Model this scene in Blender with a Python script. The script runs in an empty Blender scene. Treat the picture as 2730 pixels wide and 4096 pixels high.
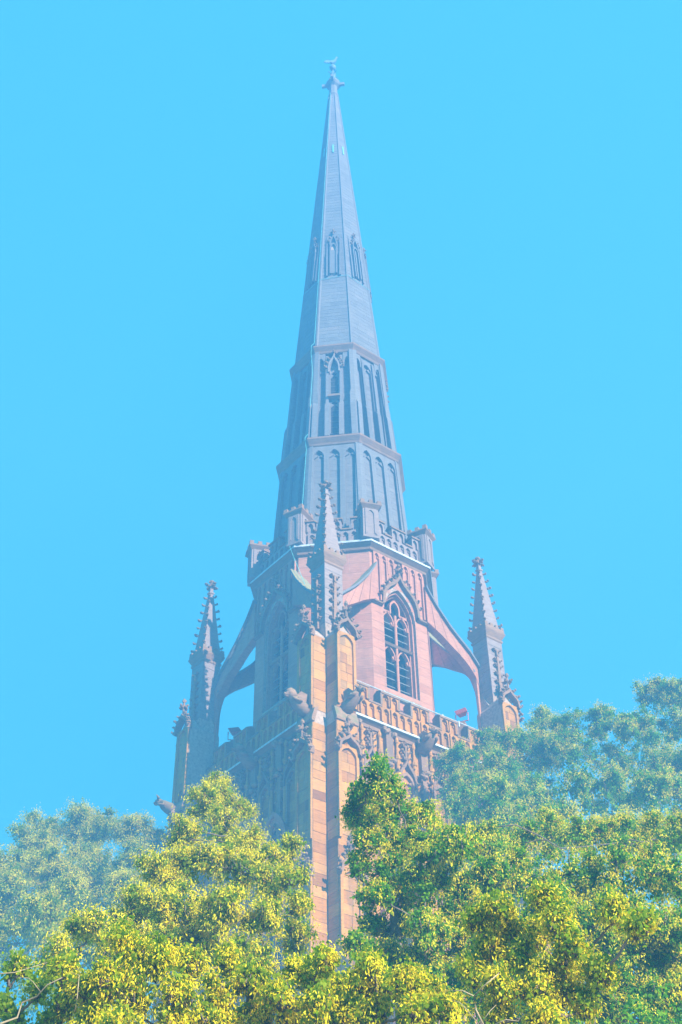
import bpy, math, random
import numpy as np
from mathutils import Vector, Matrix

# ------------------------------------------------------------------ camera, sky, sun, exposure
scene = bpy.context.scene
col = scene.collection
R = math.radians
CAM = Vector((43.211, -34.71, 0.0))          # eye level is z = 0, the ground lies at -1.6
FPX, PITCH, YAW, ROLL = 5003.0, R(40.068), R(141.297), R(-1.159)
_f = Vector((math.cos(YAW), math.sin(YAW), 0)); _r = Vector((math.sin(YAW), -math.cos(YAW), 0)); _u = Vector((0, 0, 1))
FWD = _f * math.cos(PITCH) + _u * math.sin(PITCH)
_U = -_f * math.sin(PITCH) + _u * math.cos(PITCH)
RGT = _r * math.cos(ROLL) + _U * math.sin(ROLL)
UPV = -_r * math.sin(ROLL) + _U * math.cos(ROLL)
cam = bpy.data.cameras.new('camera'); camo = bpy.data.objects.new('camera', cam); col.objects.link(camo)
camo.matrix_world = Matrix(((RGT.x, UPV.x, -FWD.x, CAM.x), (RGT.y, UPV.y, -FWD.y, CAM.y), (RGT.z, UPV.z, -FWD.z, CAM.z), (0, 0, 0, 1)))
cam.sensor_fit = 'VERTICAL'; cam.sensor_height = 36; cam.sensor_width = 24
cam.lens = 36 * FPX / 4096; cam.clip_start = 0.1; cam.clip_end = 3000
scene.camera = camo

SUN_EL, SUN_AZ = R(28), R(3)
SUN_STRENGTH, SKY_STRENGTH, EXPOSURE = 5.0, 0.08, 1.4
HAZE_DENSITY, HAZE_COLOR = 0.0064, (0.15, 0.49, 0.95)
world = bpy.data.worlds.new('World'); scene.world = world; world.use_nodes = True
nt = world.node_tree; nt.nodes.clear()
sky = nt.nodes.new('ShaderNodeTexSky'); sky.sky_type = 'NISHITA'; sky.sun_disc = False
sky.sun_elevation = SUN_EL; sky.sun_rotation = R(90) - SUN_AZ
tint = nt.nodes.new('ShaderNodeMix'); tint.data_type = 'RGBA'; tint.blend_type = 'MULTIPLY'; tint.inputs[0].default_value = 1
tint.inputs[7].default_value = (0.42, 1.12, 1.25, 1)      # an even cast over the whole dome: the photo's sky is cyan
even = nt.nodes.new('ShaderNodeMix'); even.data_type = 'RGBA'; even.inputs[0].default_value = 0.65
even.inputs[7].default_value = (0.16, 3.35, 4.1, 1)
bg = nt.nodes.new('ShaderNodeBackground'); bg.inputs[1].default_value = SKY_STRENGTH
wo = nt.nodes.new('ShaderNodeOutputWorld')
nt.links.new(sky.outputs[0], tint.inputs[6]); nt.links.new(tint.outputs[2], even.inputs[6])
nt.links.new(even.outputs[2], bg.inputs[0]); nt.links.new(bg.outputs[0], wo.inputs[0])

sl = bpy.data.lights.new('sun', 'SUN'); sl.energy = SUN_STRENGTH; sl.angle = R(0.5); sl.color = (1.0, 0.90, 0.76)
so = bpy.data.objects.new('sun', sl); col.objects.link(so)
sdir = Vector((math.cos(SUN_EL) * math.cos(SUN_AZ), math.cos(SUN_EL) * math.sin(SUN_AZ), math.sin(SUN_EL)))
so.rotation_euler = sdir.to_track_quat('Z', 'Y').to_euler(); so.location = sdir * 120

scene.view_settings.view_transform = 'Standard'; scene.view_settings.look = 'None'
scene.view_settings.gamma = 1; scene.view_settings.use_curve_mapping = False
scene.view_settings.exposure = EXPOSURE
scene.render.engine = 'CYCLES'
cy = scene.cycles
cy.use_denoising = True
cy.max_bounces = 6; cy.diffuse_bounces = 3; cy.glossy_bounces = 2; cy.transmission_bounces = 4; cy.volume_bounces = 1
cy.transparent_max_bounces = 8
cy.sample_clamp_indirect = 6

# ------------------------------------------------------------------ materials
def mat(name):
    m = bpy.data.materials.new(name); m.use_nodes = True
    return m, m.node_tree.nodes, m.node_tree.links, m.node_tree.nodes['Principled BSDF']

def ramp(nodes, stops):
    r = nodes.new('ShaderNodeValToRGB'); e = r.color_ramp.elements
    while len(e) < len(stops): e.new(0.5)
    for k, (p, c) in enumerate(stops):
        e[k].position = p; e[k].color = (*c, 1)
    return r

def mixc(nodes, links, fac, a, b, mode='MIX'):
    n = nodes.new('ShaderNodeMix'); n.data_type = 'RGBA'; n.blend_type = mode
    for sock, v in ((0, fac), (6, a), (7, b)):
        if hasattr(v, 'default_value') or hasattr(v, 'is_linked'): links.new(v, n.inputs[sock])
        else: n.inputs[sock].default_value = v if sock == 0 else (*v, 1)
    return n.outputs[2]

def mapr(nodes, links, v, a, b, c=0.0, d=1.0):
    n = nodes.new('ShaderNodeMapRange'); links.new(v, n.inputs[0])
    for k, x in enumerate((a, b, c, d)): n.inputs[k + 1].default_value = x
    return n.outputs[0]

def noise(nodes, links, vec, scale, detail=4, rough=0.55):
    n = nodes.new('ShaderNodeTexNoise'); n.inputs['Scale'].default_value = scale
    n.inputs['Detail'].default_value = detail; n.inputs['Roughness'].default_value = rough
    links.new(vec, n.inputs['Vector']); return n.outputs[0]

def stretched(nodes, links, vec, sx, sy, sz, rot=(0, 0, 0)):
    n = nodes.new('ShaderNodeMapping'); n.inputs['Scale'].default_value = (sx, sy, sz); n.inputs['Rotation'].default_value = rot
    links.new(vec, n.inputs['Vector']); return n.outputs[0]

def stone_mat(name, stops, soot=0.5, moss=0.0, mosscol=(0.20, 0.21, 0.07), m0=0.62):
    m, N, L, b = mat(name)
    at = N.new('ShaderNodeAttribute'); at.attribute_name = 'tone'
    geo = N.new('ShaderNodeNewGeometry'); pos = geo.outputs['Position']
    r = ramp(N, stops); L.new(at.outputs['Fac'], r.inputs[0])
    c = r.outputs[0]
    bed = noise(N, L, stretched(N, L, pos, 1.2, 1.2, 9, (R(22), R(14), 0)), 2.2, 5)      # bedding of the sandstone
    c = mixc(N, L, 1.0, c, mixc(N, L, mapr(N, L, bed, 0.3, 0.75), (0.80, 0.77, 0.76), (1.18, 1.12, 1.05)), 'MULTIPLY')
    big = noise(N, L, stretched(N, L, pos, 1, 1, 0.35), 0.9, 6, 0.65)                    # soot runs
    c = mixc(N, L, mapr(N, L, big, 0.46, 0.78, 0, soot), c, (0.085, 0.078, 0.074))
    if moss:
        sx = N.new('ShaderNodeSeparateXYZ'); L.new(geo.outputs['Normal'], sx.inputs[0])
        gn = noise(N, L, pos, 3.5, 5)
        mm = N.new('ShaderNodeMath'); mm.operation = 'MULTIPLY_ADD'; L.new(sx.outputs[2], mm.inputs[0]); mm.inputs[1].default_value = 0.7
        L.new(gn, mm.inputs[2])
        c = mixc(N, L, mapr(N, L, mm.outputs[0], m0, m0 + .33, 0, moss), c, mosscol)
    L.new(c, b.inputs['Base Color']); b.inputs['Roughness'].default_value = 0.92
    b.inputs['Specular IOR Level'].default_value = 0.2
    fine = noise(N, L, pos, 26, 6, 0.7)
    bp = N.new('ShaderNodeBump'); bp.inputs['Strength'].default_value = 0.55; bp.inputs['Distance'].default_value = 0.03
    L.new(fine, bp.inputs['Height']); L.new(bp.outputs[0], b.inputs['Normal'])
    return m

RED = [(0, (0.26, 0.105, 0.030)), (0.25, (0.42, 0.175, 0.040)), (0.5, (0.52, 0.23, 0.048)), (0.75, (0.58, 0.285, 0.062)), (1, (0.38, 0.20, 0.075))]
PINK = [(0, (0.39, 0.165, 0.11)), (0.3, (0.47, 0.205, 0.138)), (0.6, (0.52, 0.235, 0.16)), (1, (0.48, 0.25, 0.175))]
GREY = [(0, (0.155, 0.145, 0.155)), (0.3, (0.185, 0.175, 0.19)), (0.6, (0.21, 0.20, 0.215)), (0.85, (0.235, 0.21, 0.22)), (1, (0.23, 0.18, 0.18))]  # spire stone darkened and blued: part of the haze is in the colour
CARV = [(0, (0.20, 0.11, 0.07)), (0.5, (0.32, 0.185, 0.12)), (1, (0.42, 0.25, 0.16))]
M = {}
M['red'] = stone_mat('red_sandstone', RED, 0.75)
M['pink'] = stone_mat('pink_sandstone', PINK, 0.45)
M['grey'] = stone_mat('hazed_spire_sandstone', GREY, 0.25)
M['carv'] = stone_mat('carved_sandstone', CARV, 0.6, 0.35)
M['mid'] = stone_mat('hazed_pink_stone', [(0, (.25, .19, .18)), (.5, (.31, .235, .225)), (1, (.36, .265, .25))], 0.25)  # pink stone greyed, thickening haze put into its colour
M['pale'] = stone_mat('pale_spire_stone', [(0, (.27, .235, .23)), (1, (.33, .285, .275))], 0.1)
M['coping'] = stone_mat('mossy_coping', CARV, 0.3, 0.9, (0.17, 0.16, 0.075), 0.5)
M['lichen'] = stone_mat('lichened_slab', GREY, 0.2, 0.9, (0.30, 0.265, 0.12))

def plain(name, colr, rough=0.6, metal=0.0, nscale=8, var=0.25):
    m, N, L, b = mat(name)
    geo = N.new('ShaderNodeNewGeometry')
    n = noise(N, L, geo.outputs['Position'], nscale, 5)
    lo = tuple(x * (1 - var) for x in colr); hi = tuple(min(1, x * (1 + var)) for x in colr)
    L.new(mixc(N, L, mapr(N, L, n, 0.3, 0.7), lo, hi), b.inputs['Base Color'])
    b.inputs['Roughness'].default_value = rough; b.inputs['Metallic'].default_value = metal
    return m
M['joint'] = plain('mortar', (0.40, 0.28, 0.22), 0.95)
M['joint_grey'] = plain('grey_mortar', (0.25, 0.22, 0.215), 0.95)
M['lead'] = plain('lead_flashing', (0.50, 0.51, 0.53), 0.55)
M['louvre'] = plain('slate_louvre', (0.27, 0.25, 0.25), 0.7)
M['dark'] = plain('interior_shade', (0.02, 0.018, 0.018), 0.95)  # near-black paint standing in for the shade inside openings
M['copper'] = plain('verdigris_copper', (0.16, 0.50, 0.48), 0.6)
M['gold'] = plain('hazed_copper', (0.11, 0.19, 0.25), 0.7)  # copper blued toward the sky so the cock looks faint with haze
M['iron'] = plain('dull_iron', (0.10, 0.09, 0.09), 0.7)
M['rail'] = plain('galvanised_pipe', (0.45, 0.45, 0.46), 0.5)
M['enamel'] = plain('red_enamel', (0.62, 0.07, 0.06), 0.5)
M['lens'] = plain('lamp_glass', (0.30, 0.06, 0.06), 0.2)
M['bark'] = plain('linden_bark', (0.13, 0.10, 0.085), 0.9, 0, 14, 0.45)
M['lime_bark'] = plain('lichened_bark', (0.30, 0.23, 0.15), 0.9, 0, 9, 0.5)
M['soil'] = plain('mown_grass', (0.07, 0.10, 0.03), 0.95, 0, 1.5, 0.4)
M['paving'] = plain('sandstone_flags', (0.46, 0.35, 0.24), 0.9, 0, 1.2, 0.2)  # unseen ground, pale warm tone chosen to bounce light up the shaded walls

def leaf_mat(name, stops, transl, tcol, rough=0.55):
    m, N, L, b = mat(name)
    at = N.new('ShaderNodeAttribute'); at.attribute_name = 'tone'
    r = ramp(N, stops); L.new(at.outputs['Fac'], r.inputs[0])
    L.new(r.outputs[0], b.inputs['Base Color']); b.inputs['Roughness'].default_value = rough
    b.inputs['Specular IOR Level'].default_value = 0.15
    t = N.new('ShaderNodeBsdfTranslucent')
    L.new(mixc(N, L, 1.0, r.outputs[0], tcol, 'MULTIPLY'), t.inputs[0])
    mx = N.new('ShaderNodeMixShader'); mx.inputs[0].default_value = transl
    L.new(b.outputs[0], mx.inputs[1]); L.new(t.outputs[0], mx.inputs[2])
    L.new(mx.outputs[0], N['Material Output'].inputs[0])
    return m
M['leaf'] = leaf_mat('linden_leaf', [(0, (0.09, 0.18, 0.004)), (0.4, (0.18, 0.28, 0.004)), (0.75, (0.30, 0.36, 0.004)), (1, (0.46, 0.45, 0.008))], 0.54, (1.4, 1.5, 0.3))
M['leaf_green'] = leaf_mat('green_linden_leaf', [(0, (0.035, 0.13, 0.003)), (0.45, (0.09, 0.26, 0.003)), (0.8, (0.21, 0.38, 0.003)), (1, (0.38, 0.45, 0.006))], 0.52, (1.3, 1.5, 0.3))
M['bract'] = leaf_mat('linden_bract', [(0, (0.58, 0.47, 0.006)), (0.6, (0.73, 0.61, 0.010)), (1, (0.82, 0.72, 0.04))], 0.4, (1.2, 1.1, 0.4))
M['flower'] = leaf_mat('linden_flower', [(0, (0.62, 0.33, 0.004)), (1, (0.78, 0.50, 0.01))], 0.3, (1.2, 1.0, 0.4))

# ------------------------------------------------------------------ mesh helpers
class MB:
    def __init__(s): s.v = []; s.f = []; s.t = []
    def add(s, verts, faces, tone=0.5):
        o = len(s.v); s.v.extend(verts); s.f.extend([tuple(i + o for i in f) for f in faces]); s.t.extend([tone] * len(faces)); return s
    def box(s, x0, x1, y0, y1, z0, z1, tone=0.5):
        return s.add([(x0, y0, z0), (x1, y0, z0), (x1, y1, z0), (x0, y1, z0), (x0, y0, z1), (x1, y0, z1), (x1, y1, z1), (x0, y1, z1)],
                     [(0, 3, 2, 1), (4, 5, 6, 7), (0, 1, 5, 4), (1, 2, 6, 5), (2, 3, 7, 6), (3, 0, 4, 7)], tone)
    def loft(s, rings, cap0=True, cap1=True, tone=0.5):
        n = len(rings[0]); vs = [p for r in rings for p in r]; fs = []
        for k in range(len(rings) - 1):
            for i in range(n):
                j = (i + 1) % n; fs.append((k * n + i, k * n + j, (k + 1) * n + j, (k + 1) * n + i))
        if cap0: fs.append(tuple(range(n - 1, -1, -1)))
        if cap1: fs.append(tuple((len(rings) - 1) * n + i for i in range(n)))
        return s.add(vs, fs, tone)
    def octa(s, prof, tone=0.5, n=8, rot=22.5, cap0=True, cap1=True, c=(0, 0)):
        A = [R(rot + 360 / n * k) for k in range(n)]
        return s.loft([[(c[0] + r * math.cos(a), c[1] + r * math.sin(a), z) for a in A] for r, z in prof], cap0, cap1, tone)
    def tube(s, path, rad, n=6, tone=0.5):
        P = [Vector(p) for p in path]; rings = []
        if not hasattr(rad, '__len__'): rad = [rad] * len(P)
        for k, p in enumerate(P):
            d = (P[min(k + 1, len(P) - 1)] - P[max(k - 1, 0)]).normalized()
            a = d.cross(Vector((0, 0, 1)) if abs(d.z) < 0.9 else Vector((1, 0, 0))).normalized(); b = d.cross(a)
            rings.append([tuple(p + (a * math.cos(2 * math.pi * i / n) + b * math.sin(2 * math.pi * i / n)) * rad[k]) for i in range(n)])
        return s.loft(rings, True, True, tone)
    def prism(s, poly, d0, d1, tone=0.5):
        """poly in (s, z) on a wall facing +X, extruded from x=d0 to x=d1"""
        n = len(poly)
        return s.loft([[(d0, a, z) for a, z in poly], [(d1, a, z) for a, z in poly]], True, True, tone)
    def ring(s, inner, outer, d0, d1, tone=0.5, open_bottom=True, din=None, outer_side=True):
        """plate between two matched open outlines, front at x=d1, reveals back to d0 (inner to din)"""
        n = len(inner); din = d0 if din is None else din
        vs = [(d1, a, z) for a, z in inner] + [(d1, a, z) for a, z in outer] + [(din, a, z) for a, z in inner] + [(d0, a, z) for a, z in outer]
        fs = []
        rng = range(n - 1) if open_bottom else range(n)
        for i in rng:
            j = (i + 1) % n
            fs.append((i, n + i, n + j, j)); fs.append((2 * n + i, i, j, 2 * n + j))
            if outer_side: fs.append((n + i, 3 * n + i, 3 * n + j, n + j))
        return s.add(vs, fs, tone)
    def blob(s, c, r, rng, tone=0.5, sq=(1, 1, 1)):
        c = Vector(c); t = (1 + 5 ** .5) / 2
        V = [(-1, t, 0), (1, t, 0), (-1, -t, 0), (1, -t, 0), (0, -1, t), (0, 1, t), (0, -1, -t), (0, 1, -t), (t, 0, -1), (t, 0, 1), (-t, 0, -1), (-t, 0, 1)]
        F = [(0, 11, 5), (0, 5, 1), (0, 1, 7), (0, 7, 10), (0, 10, 11), (1, 5, 9), (5, 11, 4), (11, 10, 2), (10, 7, 6), (7, 1, 8), (3, 9, 4), (3, 4, 2), (3, 2, 6), (3, 6, 8), (3, 8, 9), (4, 9, 5), (2, 4, 11), (6, 2, 10), (8, 6, 7), (9, 8, 1)]
        vs = []
        for v in V:
            q = Vector(v).normalized() * r * rng.uniform(0.7, 1.2); vs.append(tuple(c + Vector((q.x * sq[0], q.y * sq[1], q.z * sq[2]))))
        return s.add(vs, F, tone)
    def mesh(s, name):
        me = bpy.data.meshes.new(name); me.from_pydata(s.v, [], s.f)
        a = me.attributes.new('tone', 'FLOAT', 'FACE'); a.data.foreach_set('value', np.array(s.t, dtype=np.float32))
        return me
    def build(s, name, m, parent=None, smooth=False):
        return obj(name, s.mesh(name), m, parent, smooth)

def obj(name, me, m=None, parent=None, smooth=False):
    if m is not None and not len(me.materials): me.materials.append(M[m])
    if smooth:
        me.polygons.foreach_set('use_smooth', [True] * len(me.polygons))
    o = bpy.data.objects.new(name, me); col.objects.link(o)
    if parent is not None:
        o.parent = parent
        if parent.get('base_z') is not None: o.location.z = -parent['base_z']
    return o

def empty(name, parent=None):
    o = bpy.data.objects.new(name, None); col.objects.link(o); o.empty_display_size = 0.5
    if parent is not None:
        o.parent = parent
        if parent.get('base_z') is not None: o.location.z = -parent['base_z']
    return o

def thing(name, label, cat, loc, group=None):
    o = bpy.data.objects.new(name, None); col.objects.link(o); o.location = loc
    o['label'] = label; o['category'] = cat
    if group: o['group'] = group
    return o

def copy_part(o, rotz=None, shift=None, parent=None):
    c = o.copy(); col.objects.link(c)
    if parent is not None: c.parent = parent
    if rotz is not None: c.rotation_euler.z = o.rotation_euler.z + rotz
    if shift is not None: c.location = o.location + Vector(shift)
    for ch in [k for k in list(kids.get(o.name, []))]:
        d = ch.copy(); col.objects.link(d); d.parent = c; kids.setdefault(c.name, []).append(d)
    return c
kids = {}
def sub(name, me_or_mb, m, parent, loc=None, rot=None, scale=None, smooth=False):
    me = me_or_mb.mesh(name) if isinstance(me_or_mb, MB) else me_or_mb
    o = obj(name, me, m, parent, smooth)
    if loc is not None: o.location = o.location + Vector(loc)
    if rot is not None: o.rotation_euler = rot
    if scale is not None: o.scale = scale
    kids.setdefault(parent.name, []).append(o)
    return o

def arch(w, z0, zs, za, n=8):
    """pointed arch outline, bottom left over the apex to bottom right"""
    k = (za - zs) / (w * math.sin(R(60)))
    L = [(-w / 2, z0), (-w / 2, zs)]
    for i in range(1, n + 1):
        a = R(60) * i / n; L.append((w / 2 - w * math.cos(a), zs + w * math.sin(a) * k))
    return L + [(-x, z) for x, z in reversed(L[:-1])]
OG = [(1, 0), (0.97, 0.2), (0.86, 0.4), (0.66, 0.56), (0.42, 0.68), (0.22, 0.79), (0.08, 0.90), (0, 1)]
def ogee(w, z0, zs, za):
    L = [(-w / 2, z0)] + [(-w / 2 * a, zs + (za - zs) * b) for a, b in OG]
    return L + [(-x, z) for x, z in reversed(L[:-1])]
def rect_for(inner, W, z0, z1):
    """outline of a rectangle matched point by point to an arch outline"""
    n = len(inner); h = n // 2; c = h // 2; L = []
    for i in range(h + 1):
        if i == 0: L.append((-W / 2, z0))
        elif i <= c: L.append((-W / 2, z0 + (z1 - z0) * i / c if inner[i][1] > z1 else min(z1, max(inner[i][1], z0)) if i < c else z1))
        else: L.append((-W / 2 + W / 2 * (i - c) / (h - c), z1))
    return L + [(-x, z) for x, z in reversed(L[:-1])]
def offset(out, t):
    return [(x * (1 + t / max(abs(x), 0.15) if abs(x) > 0.02 else 1), z + (t if k not in (0, len(out) - 1) else 0) * (1 if abs(x) < abs(out[0][0]) * 0.98 else 0)) for k, (x, z) in enumerate(out)]

def block_rows(z0, z1, ch, bl, width_at, rng, hole=None, spread=0.14):
    """yield (ta, tb, za, zb, tone): courses of ashlar, t runs 0..1 across the wall"""
    z = z0; k = 0
    while z < z1 - 0.05:
        h = ch * rng.uniform(0.85, 1.15); zb = min(z + h, z1)
        if z1 - zb < ch * 0.4: zb = z1
        sl_, sr_ = width_at((z + zb) / 2); w = sr_ - sl_
        spans = [(0.0, 1.0)]
        if hole:
            hh = hole((z + zb) / 2)
            if hh:
                a = (hh[0] - sl_) / w; b = (hh[1] - sl_) / w
                spans = [p for p in ((0.0, max(0, a)), (min(1, b), 1.0)) if p[1] - p[0] > 0.01]
        base = rng.uniform(0.5 - spread, 0.5 + spread)
        for a, b in spans:
            L = (b - a) * w; n = max(1, round(L / bl + rng.uniform(-0.3, 0.3)))
            cuts = [0] + sorted((i + rng.uniform(-0.22, 0.22)) / n for i in range(1, n)) + [1]
            for i in range(n):
                yield a + (b - a) * cuts[i], a + (b - a) * cuts[i + 1], z, zb, min(1, max(0, base + rng.gauss(0, spread * .8)))
        z = zb; k += 1

def block_geo(P, a, b, za, zb, dep, g=0.005):
    """P(t, z, d) -> point; a front face with four bevelled sides"""
    c = 0.007
    out = [P(a, za, 0), P(b, za, 0), P(b, zb, 0), P(a, zb, 0)]
    def q(t, z, sx, sz, d, e):
        p0 = Vector(P(t, z, d)); px = (Vector(P(b, z, d)) - Vector(P(a, z, d))).normalized(); return tuple(p0 + px * sx * e + Vector((0, 0, sz * e)))
    lo = [q(a, za, 1, 1, -0.01, g), q(b, za, -1, 1, -0.01, g), q(b, zb, -1, -1, -0.01, g), q(a, zb, 1, -1, -0.01, g)]
    mi = [q(a, za, 1, 1, dep - c, g), q(b, za, -1, 1, dep - c, g), q(b, zb, -1, -1, dep - c, g), q(a, zb, 1, -1, dep - c, g)]
    to = [q(a, za, 1, 1, dep, g + c), q(b, za, -1, 1, dep, g + c), q(b, zb, -1, -1, dep, g + c), q(a, zb, 1, -1, dep, g + c)]
    fs = [(8, 9, 10, 11)]
    for k in range(4):
        j = (k + 1) % 4; fs += [(k, j, 4 + j, 4 + k), (4 + k, 4 + j, 8 + j, 8 + k)]
    return lo + mi + to, fs

def ashlar(mb, P, z0, z1, ch, bl, width_at, rng, hole=None, dep=0.009, band=None):
    for a, b, za, zb, tn in block_rows(z0, z1, ch, bl, width_at, rng, hole):
        v, f = block_geo(P, a, b, za, zb, dep * rng.uniform(0.7, 1.25)); mb.add(v, f, tn)
    return mb
def flat_wall(d, sa, sb, theta=0.0):
    c, s = math.cos(theta), math.sin(theta)
    def P(t, z, e):
        x, y = d + e, sa + (sb - sa) * t
        return (x * c - y * s, x * s + y * c, z)
    return P, (lambda z: (sa, sb))
T8 = math.tan(R(22.5)); C8 = math.cos(R(22.5))
def taper_wall(rz, theta=0.0, inset=0.0):
    c, s = math.cos(theta), math.sin(theta)
    def P(t, z, e):
        r = rz(z); x = r * C8 + e; h = max(r * C8 * T8 - inset, 0.01); y = -h + 2 * h * t
        return (x * c - y * s, x * s + y * c, z)
    return P, (lambda z: (-(rz(z) * C8 * T8 - inset), rz(z) * C8 * T8 - inset))
def lin(z0, r0, z1, r1): return lambda z: r0 + (r1 - r0) * (z - z0) / (z1 - z0)

# ------------------------------------------------------------------ ground
GZ = -1.6
g = MB(); g.add([(-59, -45, GZ), (49, -45, GZ), (49, 61, GZ), (-59, 61, GZ)], [(0, 1, 2, 3)])
go = g.build('ground', 'paving'); go['kind'] = 'structure'

# ------------------------------------------------------------------ the church tower
church = thing('church_tower', 'tall red sandstone church tower with octagonal lantern, flying buttresses and slender spire', 'church tower', (0, 0, GZ))
church['base_z'] = GZ
rng = random.Random(7)
H = 5.10                     # half width of the square tower
PI2 = math.pi / 2

# --- square tower walls
mb = MB()
mb.box(-H, H, -H, H, GZ, 29.2)
wall = mb.build('wall', 'joint', church)
S0 = {0: 0.2, 1: -0.5}       # where the carved bays are centred on the sunlit and the shaded face
WIN = dict(s=1.35, w=2.0, z0=13.0, zs=23.6, za=25.6)
for k, th in ((0, 0.0), (1, -PI2)):
    mb = MB(); P, W = flat_wall(H, -4.85, 4.85, th)
    ashlar(mb, P, 10.0, 29.1, 0.46, 0.95, W, rng, None, 0.016)
    P, W = flat_wall(H, -4.85, 4.85, th)
    ashlar(mb, P, GZ, 10.0, 0.6, 1.6, W, rng, None, 0.016)
    o = sub('ashlar', mb, 'red', wall); o['kind'] = 'stuff'

def crocket_mesh(seed, s=1.0, name='crocket'):
    r = random.Random(seed); m = MB()
    m.blob((0.05 * s, 0, 0.0), 0.055 * s, r, 0.4, (1.2, 1, 1))
    m.blob((0.11 * s, 0.03 * s, 0.035 * s), 0.05 * s, r, 0.6, (1, 1, .8)); m.blob((0.11 * s, -0.035 * s, 0.03 * s), 0.045 * s, r, 0.3, (1, 1, .8))
    me = m.mesh(name); me.materials.append(M['carv']); return me
CROCK = [crocket_mesh(k) for k in range(6)]
CROCKB = [crocket_mesh(k + 9, 1.9) for k in range(6)]
def finial_mesh(seed, s=1.0):
    r = random.Random(seed); m = MB()
    m.octa([(0.045 * s, -0.35 * s), (0.06 * s, 0.0), (0.035 * s, 0.32 * s)], 0.5, 6)
    for a in range(4):
        c, d = math.cos(a * PI2), math.sin(a * PI2)
        m.blob((0.13 * s * c, 0.13 * s * d, 0.0), 0.085 * s, r, 0.35); m.blob((0.2 * s * c, 0.2 * s * d, 0.05 * s), 0.06 * s, r, 0.6)
    m.blob((0, 0, 0.34 * s), 0.095 * s, r, 0.6, (1, 1, 1.2)); m.blob((0, 0, 0.45 * s), 0.05 * s, r, 0.4)
    me = m.mesh('finial'); me.materials.append(M['carv']); return me
FIN = finial_mesh(3)

# carved bay: gabled niche with crocketed finial between slim shafts (wall faces +X, centred on s=0, niche head about z=27)
def niche_meshes():
    m = MB()
    inn = arch(0.62, 24.0, 26.75, 27.15, 6)
    m.ring(inn, arch(0.82, 24.0, 26.8, 27.32, 6), 0, 0.17, 0.55)
    ogi = ogee(0.86, 26.55, 26.7, 27.75); ogo = ogee(1.04, 26.5, 26.72, 27.98)
    m.ring(ogi, ogo, 0, 0.26, 0.3)
    for sg in (-1, 1):                       # cusps
        m.prism([(sg * 0.31, 26.70), (sg * 0.31, 26.93), (sg * 0.10, 26.78)], 0.0, 0.12, 0.5)
    m.prism([(-0.06, 27.9), (0.06, 27.9), (0.055, 28.75), (-0.055, 28.75)], 0.0, 0.2, 0.35)
    return m
NICHE = niche_meshes().mesh('niche'); NICHE.materials.append(M['carv'])
def shaft_mesh():
    m = MB()
    m.octa([(0.09, 20.0), (0.09, 27.75), (0.14, 27.8), (0.15, 27.93), (0.10, 27.98), (0.075, 28.0), (0.05, 28.6), (0.09, 28.65), (0.10, 28.75), (0.03, 28.95)], 0.6, 8, c=(0.14, 0))
    me = m.mesh('shaft'); me.materials.append(M['red']); return me
SHAFT = shaft_mesh()
def pilaster_mesh():
    m = MB()
    m.prism([(-0.2, 27.5), (0.2, 27.5), (0.2, 29.05), (-0.2, 29.05)], 0, 0.24, 0.4)
    m.prism([(-0.14, 24.0), (0.14, 24.0), (0.14, 27.5), (-0.14, 27.5)], 0, 0.18, 0.5)
    r = random.Random(4)
    for k in range(9): m.blob((0.26, r.uniform(-.3, .3), 27.5 + r.uniform(-.18, .12)), 0.13, r, r.random())
    for k in range(10): m.blob((0.27, r.uniform(-.34, .34), 29.0 + r.uniform(-.14, .1)), 0.13, r, r.random())
    for k in range(6):
        for sg in (-1, 1): m.blob((0.17, sg * 0.2, 24.4 + k * 0.55), 0.09, r, r.random())
    me = m.mesh('pilaster'); me.materials.append(M['carv']); return me
PILA = pilaster_mesh()
for k, th in ((0, 0.0), (1, -PI2)):
    s0 = S0[k]
    def put(name, me, s, parent=church, dz=0.0, dd=0.0, sc=None):
        o = obj(name, me, None, parent); c, d = math.cos(th), math.sin(th)
        o.location = o.location + Vector(((H + dd) * c - s * d, (H + dd) * d + s * c, dz)); o.rotation_euler.z = th
        if sc: o.scale = sc
        return o
    for s in (-4.05, -2.0, 0.07, 2.1, 4.0): put('pilaster', PILA, s0 + s)
    for s in (-3.05, -1.0, 1.0, 3.05):
        nb = put('niche', NICHE, s0 + s)
        for zz, sg, dx in ((26.85, 1, .53), (26.85, -1, .53), (27.2, 1, .42), (27.2, -1, .42), (27.5, 1, .22), (27.5, -1, .22)):
            o = sub('crocket', CROCK[int(zz * 10) % 3], None, nb, (0.2, sg * dx, zz), (0, 0, sg * PI2), (1.5, 1.5, 1.5))
        for zz in (28.0, 28.3, 28.62):
            for sg in (-1, 1): sub('crocket', CROCK[int(zz * 10) % 3], None, nb, (0.15, sg * 0.05, zz), (0, 0, sg * PI2), (1.7, 1.7, 1.7))
        sub('finial', FIN, None, nb, (0.12, 0, 28.7), None, (0.8, 0.8, 0.6))
    for s in (-3.55, -2.52, -1.5, -0.5, 0.55, 1.5, 2.55, 3.55): put('shaft', SHAFT, s0 + s)

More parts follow.
